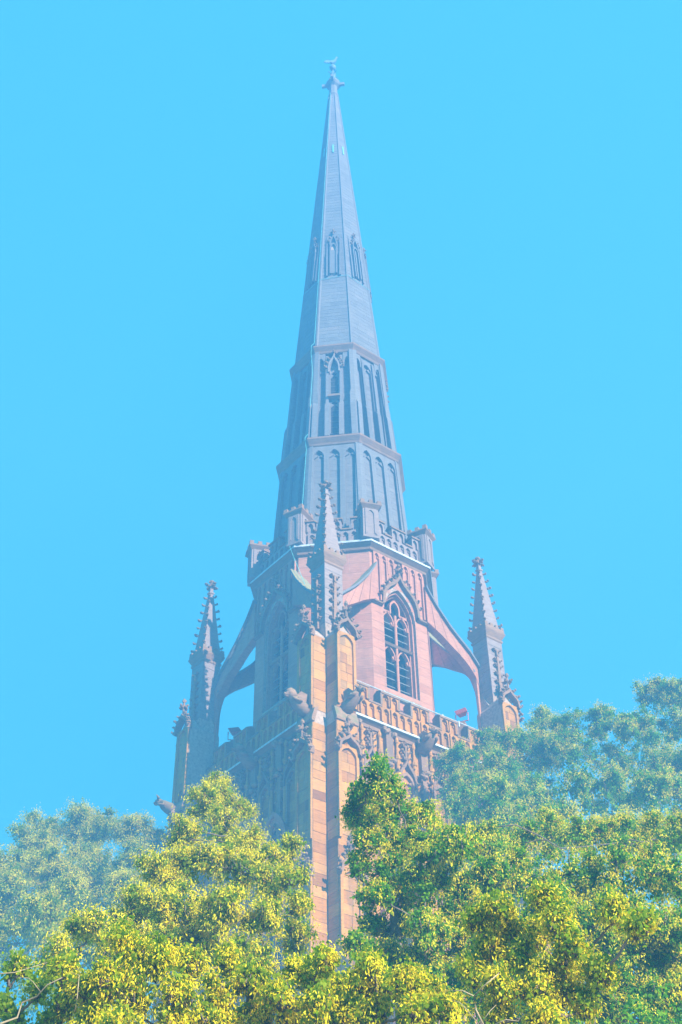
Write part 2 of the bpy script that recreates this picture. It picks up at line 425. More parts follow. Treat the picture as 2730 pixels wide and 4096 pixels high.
# the tall two-light openings below the carved bays (one shows on the shaded face)
def low_window(th, s):
    m = MB()
    for w, d0, d1, t in ((2.05, 0.02, 0.30, 0.35), (1.7, 0.02, 0.20, 0.6), (1.4, 0.0, 0.10, 0.4)):
        m.ring(arch(w - 0.3, 13, 23.9, 25.35 + (w - 2.05) * .7, 8), arch(w, 13, 23.9, 25.6 + (w - 2.05) * .7, 8), d0, d1, t)
    me = m.mesh('window_frame')
    w = empty('wall_window', church); w.location = w.location + Vector((H * math.cos(th) - s * math.sin(th), H * math.sin(th) + s * math.cos(th), 0)); w.rotation_euler.z = th
    sub('window_frame', me, 'pink', w)
    sub('opening_plate', MB().prism(arch(1.1, 13, 23.9, 24.9, 8), 0.0, 0.045), 'dark', w)  # dark plate on the wall stands for the shaded window depth
    sub('mullion', MB().box(0.04, 0.12, -0.06, 0.06, 13, 24.3), 'pink', w)
low_window(-PI2, 1.35); low_window(-PI2, -1.9); low_window(0, 1.7); low_window(0, -1.5)

# --- string course, lead flashing and two-tier traceried battlement of the tower
def parapet_side(th):
    p = empty('parapet', church); p.rotation_euler.z = th
    e = 4.95
    prof = [(H - 0.1, 28.85), (H + 0.10, 28.9), (H + 0.12, 29.05), (H + 0.34, 29.2), (H + 0.34, 29.27), (H + 0.12, 29.42), (H - 0.2, 29.42)]
    m = MB(); m.loft([[(x, -e, z) for x, z in prof], [(x, e, z) for x, z in prof]], tone=0.4); sub('string_course', m, 'carv', p)
    m = MB(); m.loft([[(x, -e + .05, z) for x, z in [(H + .355, 29.19), (H + .36, 29.29), (H + .15, 29.435), (H + .12, 29.43), (H + .33, 29.28)]], [(x, e - .05, z) for x, z in [(H + .355, 29.19), (H + .36, 29.29), (H + .15, 29.435), (H + .12, 29.43), (H + .33, 29.28)]]])
    sub('lead_flashing', m, 'lead', p)
    m = MB(); m.box(H - 0.22, H + 0.06, -e, e, 29.42, 30.27, 0.5); sub('parapet_wall', m, 'red', p)
    per = 1.83; cren = 0.78
    lo = MB(); inn = arch(0.30, 29.50, 30.0, 30.2, 5); lo.ring(inn, rect_for(inn, 0.44, 29.46, 30.26), 0, 0.15, 0.5)
    for sg in (-1, 1): lo.prism([(sg * 0.15, 29.96), (sg * 0.14, 30.10), (sg * 0.04, 30.03)], 0, 0.06, 0.5)
    lo = lo.mesh('tracery_panel'); lo.materials.append(M['red'])
    up = MB(); inn = arch(0.33, 30.40, 30.78, 30.96, 5); up.ring(inn, rect_for(inn, 0.46, 30.34, 31.0), 0, 0.15, 0.5)
    for sg in (-1, 1): up.prism([(sg * 0.165, 30.72), (sg * 0.15, 30.86), (sg * 0.045, 30.80)], 0, 0.06, 0.5)
    up = up.mesh('tracery_panel'); up.materials.append(M['red'])
    cop = MB(); cop.loft([[(H - .32, y, 30.23), (H + .24, y, 30.23), (H + .24, y, 30.32), (H - .06, y, 30.45), (H - .32, y, 30.32)] for y in (-.41, .41)], tone=0.4)
    cop = cop.mesh('coping')
    mer = MB(); mer.box(H - .22, H + .06, -.5, .5, 30.27, 31.0, 0.5); mer = mer.mesh('merlon')
    mc = MB(); mc.loft([[(H - .32, y, 30.96), (H + .25, y, 30.96), (H + .25, y, 31.06), (H - .06, y, 31.2), (H - .32, y, 31.06)] for y in (-.58, .58)], tone=0.4)
    for sg in (-1, 1): mc.box(H - .30, H + .22, sg * .535 - .055, sg * .535 + .055, 30.36, 30.97, 0.4)
    mc = mc.mesh('coping')
    for k in range(-2, 4):
        c = -0.72 + per * k
        if c + cren / 2 > e or c - cren / 2 < -e: continue
        o = sub('coping', cop, 'coping', p, (0, c, 0))
        for q in (-.22, .22): sub('tracery_panel', lo, None, p, (H + .055, c + q, 0))
    for k in range(-2, 4):
        c = -0.72 + per * (k + 0.5)
        if c - 0.4 > e or c + .4 < -e: continue
        if c - .5 < -e or c + .5 > e: continue
        sub('merlon', mer, 'red', p, (0, c, 0)); sub('coping', mc, 'coping', p, (0, c, 0))
        for q in (-.26, .26):
            sub('tracery_panel', lo, None, p, (H + .055, c + q, 0)); sub('tracery_panel', up, None, p, (H + .055, c + q, 0))
    return p
par = parapet_side(0.0)
for k in (1, 2, 3): copy_part(par, -PI2 * k)
# galvanised pipe running along the top of the sunlit parapet
p = empty('handrail', church)
sub('pipe', MB().tube([(H - .12, -4.6, 31.36), (H - .12, 4.4, 31.36)], 0.035, 6), 'rail', p)
for y in (-3.9, -1.7, 0.1, 1.95, 3.0, 4.3): sub('bracket', MB().box(H - .17, H - .07, y - .03, y + .03, 31.1, 31.42), 'lead', p)

# --- roof of the tower and core of the lantern
mb = MB(); mb.box(-H + .2, H - .2, -H + .2, H - .2, 29.2, 29.6); mb.build('tower_roof', 'lead', church)
LR = 4.85; LA = LR * C8; LH = LA * T8
lant = empty('lantern', church)
# diagonal faces are plain; cardinal faces hold the belfry windows
WW, WZ0, WZS, WZA = 2.10, 32.1, 36.55, 38.35
def lantern_hole(z):
    if z < WZ0: return None
    if z <= WZS: h = WW / 2
    elif z < WZA:
        t = (z - WZS) / (WZA - WZS); h = WW / 2 * math.sqrt(max(0, 1 - t ** 1.7))
    else: return None
    return (-h, h)
core = MB()
for k in range(4):
    th = R(45) + k * PI2
    P, W = flat_wall(LA - .03, -LH, LH, th); core.add([P(0, 29.4, 0), P(1, 29.4, 0), P(1, 40.4, 0), P(0, 40.4, 0)], [(0, 1, 2, 3)])
    th = k * PI2; c, s = math.cos(th), math.sin(th)
    m = MB(); inn = arch(WW, WZ0, WZS, WZA, 8); out = rect_for(inn, 2 * LH, WZ0, 40.4)
    m.ring(inn, out, LA - .4, LA - .03, 0.5, True, LA - 0.75)
    m.add([(LA - .03, -LH, 29.4), (LA - .03, LH, 29.4), (LA - .03, LH, WZ0), (LA - .03, -LH, WZ0)], [(0, 1, 2, 3)])
    core.add([(x * c - y * s, x * s + y * c, z) for x, y, z in m.v], m.f)
sub('lantern_core', core, 'joint', lant)
mb = MB()
for k in range(4):
    P, W = flat_wall(LA - .03, -LH, LH, R(45) + k * PI2); ashlar(mb, P, 29.6, 40.3, 0.52, 1.1, W, rng)
    P, W = flat_wall(LA - .03, -LH, LH, k * PI2); ashlar(mb, P, 29.6, 40.3, 0.52, 0.9, W, rng, lantern_hole)
o = sub('ashlar', mb, 'pink', lant); o['kind'] = 'stuff'

def belfry_window(th):
    w = empty('belfry_window', church); w.rotation_euler.z = th
    m = MB(); m.prism(arch(WW + .3, WZ0 - .3, WZS, WZA + .2, 8), LA - .95, LA - .9); sub('opening_plate', m, 'dark', w)  # flat near-black back, interior shade painted in
    m = MB()                                   # moulded order inside the jamb
    m.ring(arch(WW - .18, WZ0, WZS, WZA - .14, 8), arch(WW, WZ0, WZS, WZA, 8), LA - .5, LA - .2, 0.55, True, LA - .75)
    m.ring(arch(WW - .32, WZ0, WZS - .02, WZA - .26, 8), arch(WW - .18, WZ0, WZS, WZA - .14, 8), LA - .6, LA - .40, 0.4, True, LA - .8)
    sub('jamb', m, 'pink', w)
    m = MB(); m.octa([(0.08, WZ0), (0.08, 36.9)], 0.6, 8, c=(LA - .38, 0)); sub('mullion', m, 'pink', w)
    m = MB(); m.loft([[(LA - .62, y, 34.9), (LA - .3, y, 34.9), (LA - .22, y, 35.0), (LA - .5, y, 35.16), (LA - .62, y, 35.16)] for y in (-.95, .95)]); sub('transom', m, 'coping', w)
    for s in (-.46, .46):
        for zs, za in ((36.3, 36.95), (33.95 + .3, 34.88)):
            m = MB(); i = arch(0.70, zs - .05, zs, za, 6); m.ring(i, arch(0.84, zs - .05, zs, za + .1, 6), LA - .6, LA - .40, 0.5)
            for sg in (-1, 1): m.prism([(sg * .35, zs - .02), (sg * .33, zs + .26), (sg * .2, zs + .14)], LA - .56, LA - .46, 0.6)
            sub('tracery', m, 'pink', w, (0, s, 0))
    m = MB(); m.ring(arch(0.5, 37.0, 37.35, 37.75, 6), arch(0.68, 36.9, 37.35, 37.9, 6), LA - .6, LA - .36, 0.5); m.box(LA - .55, LA - .4, -.95, -.30, 36.95, 37.1); m.box(LA - .55, LA - .4, .30, .95, 36.95, 37.1); sub('tracery', m, 'pink', w)
    lv = MB(); lv.loft([[(LA - .80, y, 0.20), (LA - .50, y, -.02), (LA - .49, y, .01), (LA - .80, y, .23)] for y in (-.37, .37)], tone=0.5); lv = lv.mesh('louvre')
    for z in (32.2, 32.65, 33.1, 33.55, 34.0, 35.15, 35.6, 36.05, 36.4):
        for s in (-.48, .48): sub('louvre', lv, 'louvre', w, (0, s, z))
    m = MB(); m.loft([[(LA - .6, y, WZ0 + .12), (LA - .1, y, WZ0 - .05), (LA + .10, y, WZ0 - .5), (LA - .1, y, WZ0 - .62), (LA - .6, y, WZ0 - .4)] for y in (-1.12, 1.12)]); sub('sill', m, 'lichen', w)
    # ogee hood with side strings
    m = MB(); hi = ogee(WW + .06, 36.98, 37.05, 38.98); ho = ogee(WW + .36, 36.88, 37.08, 39.25)
    m.ring(hi, ho, LA - .02, LA + .20, 0.35)
    for sg in (-1, 1):
        a, b = sorted((sg * 1.16, sg * (LH + .02))); m.loft([[(LA - .02, y, 36.82), (LA + .16, y, 36.88), (LA + .18, y, 36.95), (LA - .02, y, 37.06)] for y in (a, b)], tone=.35)
    sub('hood_mould', m, 'coping', w)
    for dx, zz in ((1.12, 37.55), (.98, 37.95), (.72, 38.3), (.44, 38.6), (.22, 38.9)):
        for sg in (-1, 1): sub('crocket', CROCKB[int(zz * 10) % 3], None, w, (LA + .12, sg * dx, zz), (0, 0, sg * R(70)))
    sub('finial', FIN, None, w, (LA + .12, 0, 39.45), None, (1.3, 1.3, 1.0))
    # blind arcading above the hood
    for s, z0 in ((-1.45, 37.1), (-.98, 38.1), (-.5, 39.0), (.5, 39.0), (.98, 38.1), (1.45, 37.1)):
        m = MB(); i = arch(0.30, z0, 39.75, 40.05, 6); m.ring(i, rect_for(i, 0.46, z0, 40.15), 0, 0.10, 0.5)
        for sg in (-1, 1): m.prism([(sg * .15, 39.7), (sg * .14, 39.88), (sg * .04, 39.8)], 0, .06, .5)
        sub('blind_panel', m, 'pink', w, (LA, s, 0))
    return w
bw = belfry_window(0.0)
for k in (1, 2, 3): copy_part(bw, -PI2 * k)

# --- lantern string course and parapet with angle turrets
mb = MB(); mb.octa([(LR - .1, 40.05), (LR + .12, 40.1), (LR + .16, 40.22), (5.27, 40.42), (5.27, 40.5), (5.0, 40.62), (4.5, 40.62)], 0.4); mb.build('lantern_cornice', 'carv', church)
mb = MB(); mb.octa([(5.275, 40.41), (5.285, 40.52), (5.02, 40.64), (5.0, 40.63), (5.26, 40.5)], 0.5, cap0=False, cap1=False); mb.build('lead_flashing', 'lead', church)
PR = 4.95; PA = PR * C8; PH = PA * T8
def lantern_parapet(th):
    p = empty('lantern_parapet', church); p.rotation_euler.z = th
    sub('parapet_wall', MB().box(PA - .22, PA, -PH + .02, PH - .02, 40.6, 41.42, .5), 'mid', p)
    lo = MB(); inn = arch(0.30, 40.66, 41.08, 41.28, 5); lo.ring(inn, rect_for(inn, 0.44, 40.62, 41.38), 0, 0.13, 0.5)
    for sg in (-1, 1): lo.prism([(sg * .15, 41.02), (sg * .14, 41.17), (sg * .04, 41.1)], 0, .06, .5)
    lo = lo.mesh('tracery_panel'); lo.materials.append(M['mid'])
    up = MB(); inn = arch(0.28, 41.5, 41.85, 42.05, 5); up.ring(inn, rect_for(inn, 0.42, 41.46, 42.12), 0, 0.13, 0.5); up = up.mesh('tracery_panel'); up.materials.append(M['mid'])
    for s in (-1.1, -.66, -.22, .22, .66, 1.1): sub('tracery_panel', lo, None, p, (PA - .005, s, 0))
    def cop(y0, y1, z): return MB().loft([[(PA - .3, y, z - .03), (PA + .2, y, z - .03), (PA + .2, y, z + .06), (PA - .1, y, z + .19), (PA - .3, y, z + .06)] for y in (y0, y1)], tone=.4)
    for a, b in ((-.98, -.45), (.45, .98)): sub('coping', cop(a, b, 41.42), 'coping', p)
    for a, b in ((-.45, .45), (-1.75, -.98), (.98, 1.75)):
        sub('merlon', MB().box(PA - .22, PA, a, b, 41.42, 42.15, .5), 'mid', p); sub('coping', cop(a - .06, b + .06, 42.15), 'coping', p)
        for s in ([-.22, .22] if a == -.45 else [(a + b) / 2 + (.18 if a < 0 else -.18)]): sub('tracery_panel', up, None, p, (PA - .005, s, 0))
    return p
lp = lantern_parapet(0.0)
for k in range(1, 8): copy_part(lp, R(45) * k)
def turret(th):
    t = empty('angle_turret', church); t.rotation_euler.z = th
    c = 4.88
    sub('turret_shaft', MB().octa([(.62, 40.6), (.60, 42.55)], .5, 4, 45, c=(c, 0)), 'mid', t)
    sub('turret_cap', MB().octa([(.60, 42.5), (.66, 42.56), (.84, 42.72), (.84, 42.8), (.80, 42.84)], .4, 4, 45, c=(c, 0)), 'carv', t)
    m = MB().box(-.11, .11, -.11, .11, 42.82, 43.03, .5).mesh('turret_merlon')
    for x in (-.46, 0, .46):
        for y in (-.46, 0, .46):
            if x or y: sub('turret_merlon', m, 'carv', t, (c + x, y, 0))
    i = arch(.34, 40.9, 42.1, 42.4, 5)
    for q, (dx, rz) in enumerate(((0, 0), (0, PI2), (0, -PI2))):
        m = MB(); m.ring(i, rect_for(i, .62, 40.75, 42.5), 0, .05, .5); sub('blind_panel', m, 'mid', t, (c + .43 * math.cos(rz), .43 * math.sin(rz), 0), (0, 0, rz))
    return t
tu = turret(R(22.5))
for k in range(1, 8): copy_part(tu, R(45) * k)

# --- spire: panelled stage, canopied stage, needle
def stage_core(name, prof): return MB().octa(prof, 0.5).build(name, 'joint_grey', church)
rA = lin(41.0, 4.15, 49.0, 3.65); rB = lin(49.7, 3.55, 57.3, 3.04); rS = lin(58.2, 2.88, 90.3, 0.38)
sa = stage_core('panelled_stage', [(rA(40.6) - .17, 40.6), (rA(49.1) - .17, 49.1)])
sb = stage_core('canopied_stage', [(rB(49.4) - .38, 49.4), (rB(57.5) - .38, 57.5)])
ss = stage_core('spire', [(rS(57.7) - .03, 57.7), (rS(90.3) - .03, 90.3)])
for nm, part, rz, z0, z1, ch, bl, ins in (('ashlar', sa, lambda z: rA(z) - .17, 41.0, 48.9, .42, .75, 0), ('ashlar', ss, lambda z: rS(z) - .03, 58.0, 90.2, .38, .7, 0)):
    mb = MB()
    for k in range(8):
        P, W = taper_wall(rz, k * R(45), ins); ashlar(mb, P, z0, z1, ch, bl, W, rng, None, .009)
    o = sub(nm, mb, 'grey', part); o['kind'] = 'stuff'
def slab(poly, d0, d1, rz, tone=.5, mbx=None):
    """prism standing on a leaning face: the depth is measured from the face at each height"""
    m = mbx or MB(); n = len(poly)
    return m.loft([[(rz(z) * C8 + d0, a, z) for a, z in poly], [(rz(z) * C8 + d1, a, z) for a, z in poly]], True, True, tone)
def lean_ring(m, inn, out, d0, d1, rz, tone=.5):
    q = MB(); q.ring(inn, out, d0, d1, tone); m.add([(x + rz(z) * C8, y, z) for x, y, z in q.v], q.f, tone); return m
# stage A panels
for k in range(8):
    if k == 0: pA = None
    th = R(45) * k
    for s in (-.87, 0, .87):
        if k == 0:
            w = .58 if s else .62
            m = MB(); i = arch(w, 41.2, 47.9, 48.45, 6); o_ = rect_for(i, .90, 41.1, 48.8)
            lean_ring(m, i, o_, -.26, .03, rA, .5)
            for sg in (-1, 1): slab([(sg * w / 2, 47.85), (sg * (w / 2 - .02), 48.25), (sg * .06, 48.05)], -.24, -.06, rA, .5, m)
            pA = pA or {}; pA[s] = m.mesh('tracery_panel')
        o = sub('tracery_panel', pA[s], 'grey', sa); c, d = math.cos(th), math.sin(th); ss_ = s * 1.02
        o.location = Vector((-ss_ * d, ss_ * c, 0)); o.rotation_euler.z = th
for k in range(8):
    a = R(22.5 + 45 * k); m = MB(); m.loft([[((rA(z) + b) * math.cos(a + e), (rA(z) + b) * math.sin(a + e), z) for e, b in ((-.055, .02), (0, .045), (.055, .02), (.04, -.4), (-.04, -.4))] for z in (41.0, 48.9)], tone=.6); sub('corner_rib', m, 'grey', sa)
def cornice(z, r, rin): return [(rin, z - .55), (r - .22, z - .5), (r - .18, z - .38), (r, z - .12), (r, z), (rin - .3, z + .34)]
MB().octa(cornice(49.28, 3.98, 3.70), .4).build('cornice', 'carv', church)
MB().octa(cornice(57.66, 3.27, 3.02), .4).build('cornice', 'carv', church)
# stage B: deep ribs with set-offs, a canopied opening in each face
rBi = lambda z: rB(z) - .38
mb = MB()
for k in range(8):
    P, W = taper_wall(rBi, k * R(45), 0); ashlar(mb, P, 49.7, 57.2, .40, .6, W, rng, (lambda z: (-.34, .34)) if k % 2 else None, .009)
o = sub('ashlar', mb, 'grey', sb); o['kind'] = 'stuff'
def stageB(th, op):
    c, d = math.cos(th), math.sin(th)
    def putB(name, mbx, m, s=0.0):
        o = sub(name, mbx, m, sb); o.location = Vector((-s * d, s * c, 0)); o.rotation_euler.z = th; return o
    # corner piers and ribs, each with a sloped set-off half way
    def rib(s, w, top=56.9):
        m = MB()
        for zz, dz, w2 in ((49.6, 52.6, w + .10), (52.4, top, w)):
            prof = [(zz, -.05, .46 if zz < 50 else .36), (dz - .35, -.05, .42 if zz < 50 else .32), (dz, -.05, .28)]
            m.loft([[(rBi(z) * C8 + a, s - w2 / 2, z), (rBi(z) * C8 + b, s - w2 / 2, z), (rBi(z) * C8 + b, s + w2 / 2, z), (rBi(z) * C8 + a, s + w2 / 2, z)] for z, a, b in prof], tone=rng.random())
        putB('rib', m, 'grey')
    rib(-.42, .17); rib(.42, .17)
    for sg in (-1, 1):      # square shaft at each angle with its own weathered set-off
        m = MB(); m.loft([[(rB(z) * C8 - .5, sg * (rB(z) * C8 * T8 - .18) - w, z), (rB(z) * C8 + d_, sg * (rB(z) * C8 * T8 - .18) - w, z), (rB(z) * C8 + d_, sg * (rB(z) * C8 * T8 - .18) + w, z), (rB(z) * C8 - .5, sg * (rB(z) * C8 * T8 - .18) + w, z)] for z, d_, w in ((49.5, .16, .15), (52.2, .14, .15), (52.7, .0, .13), (57.2, -.02, .12))], tone=.55); putB('rib', m, 'grey')
    for s in (-.80, .80):
        m = MB(); i = arch(.36, 56.0, 56.3, 56.7, 5); lean_ring(m, i, rect_for(i, .52, 55.95, 57.1), 0, .30, rBi, .5); putB('blind_panel', m, 'grey', s)
    if op:
        for z0, z1 in ((50.0, 52.9), (53.15, 55.55)):
            m = MB(); i = arch(.56, z0, z1 - .45, z1, 6); slab(i, .0, .045, rBi, .5, m); putB('opening_plate', m, 'dark')  # dark sheet on the face, painted as shade behind the tracery
            m = MB(); lean_ring(m, arch(.46, z0, z1 - .42, z1 - .08, 6), arch(.66, z0, z1 - .45, z1 + .12, 6), .0, .16, rBi, .5)
            for sg in (-1, 1): slab([(sg * .24, z1 - .6), (sg * .22, z1 - .2), (sg * .05, z1 - .35)], 0, .10, rBi, .5, m)
            putB('tracery', m, 'grey')
            m = MB()
            for q in range(0, 9, 2): slab([(-.24, z0 + .1 + q * .24), (.24, z0 + .1 + q * .24), (.24, z0 + .13 + q * .24), (-.24, z0 + .13 + q * .24)], .045, .075, rBi, .5, m)
            o = putB('louvre', m, 'iron'); o['kind'] = 'stuff'
        m = MB(); slab([(-.36, 52.95), (.36, 52.95), (.36, 53.12), (-.36, 53.12)], 0, .5, rBi, .4, m); putB('transom', m, 'coping')
    else:
        for s_ in (-.02, .72, -.72):
            m = MB(); w_ = .62 if abs(s_) < .1 else .40; i = arch(w_, 49.8, 56.2, 56.65, 6); lean_ring(m, i, rect_for(i, w_ + .16, 49.7, 57.1), .0, .20, rBi, .5)
            for sg in (-1, 1): slab([(sg * w_ / 2, 56.1), (sg * (w_ / 2 - .02), 56.5), (sg * .06, 56.3)], 0, .12, rBi, .5, m)
            putB('blind_panel', m, 'grey', s_)
        return
    m = MB(); lean_ring(m, ogee(.56, 55.3, 55.45, 56.7), ogee(.74, 55.25, 55.5, 56.95), 0, .42, rBi, .4); putB('canopy', m, 'pale')
    for sg, dx, zz in ((1, .36, 55.7), (-1, .36, 55.7), (1, .30, 56.1), (-1, .30, 56.1), (1, .16, 56.45), (-1, .16, 56.45)):
        o = putB('crocket', CROCKB[int(zz * 10) % 3], None); o.location = o.location + Vector(((rBi(zz) * C8 + .36) * c - sg * dx * d, (rBi(zz) * C8 + .36) * d + sg * dx * c, zz)); o.rotation_euler.z = th + sg * R(80)
    o = putB('finial', FIN, None); q = rBi(57) * C8 + .34; o.location = Vector((q * c, q * d, 57.05)); o.rotation_euler.z = th
for k in range(8): stageB(R(45) * k, k % 2 == 1)
for k in range(8):
    a = R(22.5 + 45 * k)
    m = MB(); m.loft([[((rB(z) - .03 + b) * math.cos(a + e), (rB(z) - .03 + b) * math.sin(a + e), z) for e, b in ((-w, 0), (0, .04), (w, 0), (w * .6, -.4), (-w * .6, -.4))] for z, w in ((49.5, .10), (53.2, .10), (53.5, .08), (57.3, .08))], tone=.6)
    sub('corner_pier', m, 'grey', sb)
# needle: arrises, lucarnes, slits
for k in range(8):
    a = R(22.5 + 45 * k)
    for e, nm in ((0, 'arris'),):
        m = MB(); m.loft([[((rS(z)) * math.cos(a) + x * math.cos(a) - y * math.sin(a), (rS(z)) * math.sin(a) + x * math.sin(a) + y * math.cos(a), z) for x, y in ((-.08, -.085 * w), (.035, -.045 * w), (.035, .045 * w), (-.08, .085 * w))] for z, w in ((58.0, 1.3), (70, 1.1), (89.9, .6))], tone=.7)
        sub('arris', m, 'grey', ss)
def lucarne(th, op):
    c, d = math.cos(th), math.sin(th)
    def putS(name, mbx, m, s=0.0):
        o = sub(name, mbx, m, ss); o.location = Vector((-s * d, s * c, 0)); o.rotation_euler.z = th; return o
    m = MB(); i = arch(.34, 65.4, 68.3, 68.75, 6); slab(i, 0, .04, rS, .5, m); putS('opening_plate', m, 'dark' if op else 'joint')  # plate on the face; open lucarnes have inner shade painted dark
    m = MB(); lean_ring(m, arch(.34, 65.4, 68.3, 68.75, 6), arch(.50, 65.4, 68.35, 68.9, 6), 0, .17, rS, .5)
    lean_ring(m, ogee(.36, 68.6, 68.75, 69.7), ogee(.50, 68.55, 68.8, 69.85), 0, .2, rS, .5); putS('lucarne', m, 'grey')
    if op: m = MB(); slab([(-.045, 65.4), (.045, 65.4), (.045, 68.5), (-.045, 68.5)], .03, .12, rS, .6, m); putS('mullion', m, 'grey')
    else: m = MB(); slab([(-.2, 65.45), (.2, 65.45), (.2, 68.1), (-.2, 68.1)], .03, .10, rS, .6, m); putS('blind_panel', m, 'grey')
    for sg in (-1, 1):
        m = MB(); m.loft([[(rS(z) * C8 + a, sg * .44 - w, z), (rS(z) * C8 + b, sg * .44 - w, z), (rS(z) * C8 + b, sg * .44 + w, z), (rS(z) * C8 + a, sg * .44 + w, z)] for z, a, b, w in ((65.2, 0, .13, .05), (67.6, 0, .13, .05), (67.9, 0, .08, .04), (69.5, 0, .07, .035), (70.0, 0, .01, .01))], tone=.5); putS('rib', m, 'grey')
    for sg, dx, zz in ((1, .22, 69.1), (-1, .22, 69.1), (1, .12, 69.5), (-1, .12, 69.5)):
        o = putS('crocket', CROCKB[int(zz * 10) % 3], None); q = rS(zz) * C8 + .12; o.scale = (.7, .7, .7); o.location = Vector((q * c - sg * dx * d, q * d + sg * dx * c, zz)); o.rotation_euler.z = th + sg * R(80)
    o = putS('finial', FIN, None); q = rS(70.0) * C8 + .10; o.scale = (.75, .75, .75); o.location = Vector((q * c, q * d, 70.25)); o.rotation_euler.z = th
    m = MB(); slab([(-.05, 81.0), (.05, 81.0), (.05, 82.1), (-.05, 82.1)], .0, .05, rS, .5, m); putS('slit', m, 'copper')
for k in range(8): lucarne(R(45) * k, k % 2 == 0)
# copper lightning conductor: down the arris between the shaded and the middle face, with a band round the needle
def sp(a, z, rz, e=.06): return ((rz(z) + e) * math.cos(R(a)), (rz(z) + e) * math.sin(R(a)), z)
cab = [sp(-70, z, rS) for z in (90.2, 80, 70, 62, 58.3)] + [sp(-70, 57.8, lambda z: 3.22, .03), sp(-71, 57.2, lambda z: 3.15), sp(-69, 55.5, rB), sp(-70, 50, rB), sp(-70, 49.4, lambda z: 3.92, .03), sp(-70, 48.6, rA, .12), sp(-71, 44, rA, .12), sp(-70, 41.2, rA, .9), sp(-70, 40.5, lambda z: 5.3, .03), sp(-69, 39.9, lambda z: 4.9, .15), sp(-62, 38.2, lambda z: 5.2), sp(-56, 36.6, lambda z: 5.6, .0), sp(-51, 35.7, lambda z: 6.5, .0)]
MB().tube(cab, .015, 5).build('lightning_conductor', 'copper', church)
MB().tube([sp(22.5 + 45 * k, 64.9 + (.25 if k % 2 else 0), rS, .05) for k in range(9)], .016, 5).build('lightning_conductor', 'copper', church)
# --- capstone and weathercock
cp = MB(); cp.octa([(.38, 90.1), (.44, 90.25), (.36, 90.5), (.34, 91.5), (.52, 91.7), (.60, 91.95), (.55, 92.2), (.30, 92.35)], .5)
cp = cp.build('capstone', 'grey', church)
for k in range(4):
    a = k * PI2 + R(45); sub('lug', MB().box(.45, .92, -.1, .1, 91.75, 92.05), 'grey', cp, None, (0, 0, a))
vane = empty('weathercock', church)
sub('spindle', MB().tube([(0, 0, 92.2), (0, 0, 95.3)], .05, 6), 'gold', vane)
m = MB(); m.octa([(.12, 92.35), (.30, 92.7), (.16, 93.1), (.26, 93.5), (.10, 93.9)], .5); sub('spindle_foot', m, 'gold', vane)
m = MB(); m.octa([(.03, 94.2), (.2, 94.3), (.3, 94.55), (.2, 94.8), (.03, 94.9)], .5); sub('ball', m, 'gold', vane, smooth=True)
m = MB()
for a in (0, PI2): m.tube([(-.5 * math.cos(a), -.5 * math.sin(a), 93.5), (.5 * math.cos(a), .5 * math.sin(a), 93.5)], .035, 5)
sub('scroll', m, 'gold', vane)
bx, by = RGT.x, RGT.y
def cockp(s, z, t=0):
    s *= .62; z = 95.2 + (z - 95.35) * .62
    return (bx * s - by * t, by * s + bx * t, z)
def cock(poly, t):
    n = len(poly); m = MB(); m.loft([[cockp(s, z, -t) for s, z in poly], [cockp(s, z, t) for s, z in poly]]); return m
sub('cock_body', cock([(-.35, 95.55), (-.1, 95.35), (.2, 95.4), (.42, 95.75), (.5, 96.2), (.62, 96.6), (.55, 96.95), (.40, 96.75), (.30, 96.3), (.05, 96.0), (-.3, 95.95)], .09), 'gold', vane)
sub('cock_tail', cock([(-.3, 95.6), (-.28, 95.95), (-.5, 96.15), (-.8, 96.2), (-1.05, 96.0), (-1.2, 95.6), (-1.0, 95.7), (-.9, 95.45), (-.7, 95.65), (-.6, 95.4)], .04), 'gold', vane)
sub('comb', cock([(.40, 96.75), (.45, 97.1), (.52, 96.95), (.58, 97.12), (.62, 96.9), (.8, 96.85), (.62, 96.7)], .025), 'gold', vane)

# --- corner piers: paired buttresses and pinnacles (built at the near corner, turned for the others)
XC0, XC1, BD, BW = 5.80, 5.68, 0.74, 1.08
def mirror(m):
    """swap the two arms of the corner: reflection about the diagonal y = -x"""
    q = MB(); q.v = [(-y, -x, z) for x, y, z in m.v]; q.f = [tuple(reversed(f)) for f in m.f]; q.t = list(m.t); return q
def arm_core():
    m = MB(); e = .03
    m.box(4.7, XC0 + BD - e, -XC0 + e, -XC0 + BW + .06, GZ, 27.75, .5)
    m.loft([[(4.7, -XC0 + e, 27.75), (XC0 + BD - e, -XC0 + e, 27.75), (XC0 + BD - e, -XC0 + BW + .06, 27.75), (4.7, -XC0 + BW + .06, 27.75)],
            [(4.7, -XC1 + e, 28.4), (XC1 + BD - e, -XC1 + e, 28.4), (XC1 + BD - e, -XC1 + BW, 28.4), (4.7, -XC1 + BW, 28.4)],
            [(4.7, -XC1 + e, 32.4), (XC1 + BD - e, -XC1 + e, 32.4), (XC1 + BD - e, -XC1 + BW, 32.4), (4.7, -XC1 + BW, 32.4)]])
    yc = -XC1 + BW / 2
    m.loft([[(4.7, -XC1 + e, 32.4), (4.7, -XC1 + BW, 32.4), (4.7, yc, 33.35)], [(XC1 + BD - .1, -XC1 + e, 32.4), (XC1 + BD - .1, -XC1 + BW, 32.4), (XC1 + BD - .1, yc, 33.1)]])
    return m
ARM = arm_core()
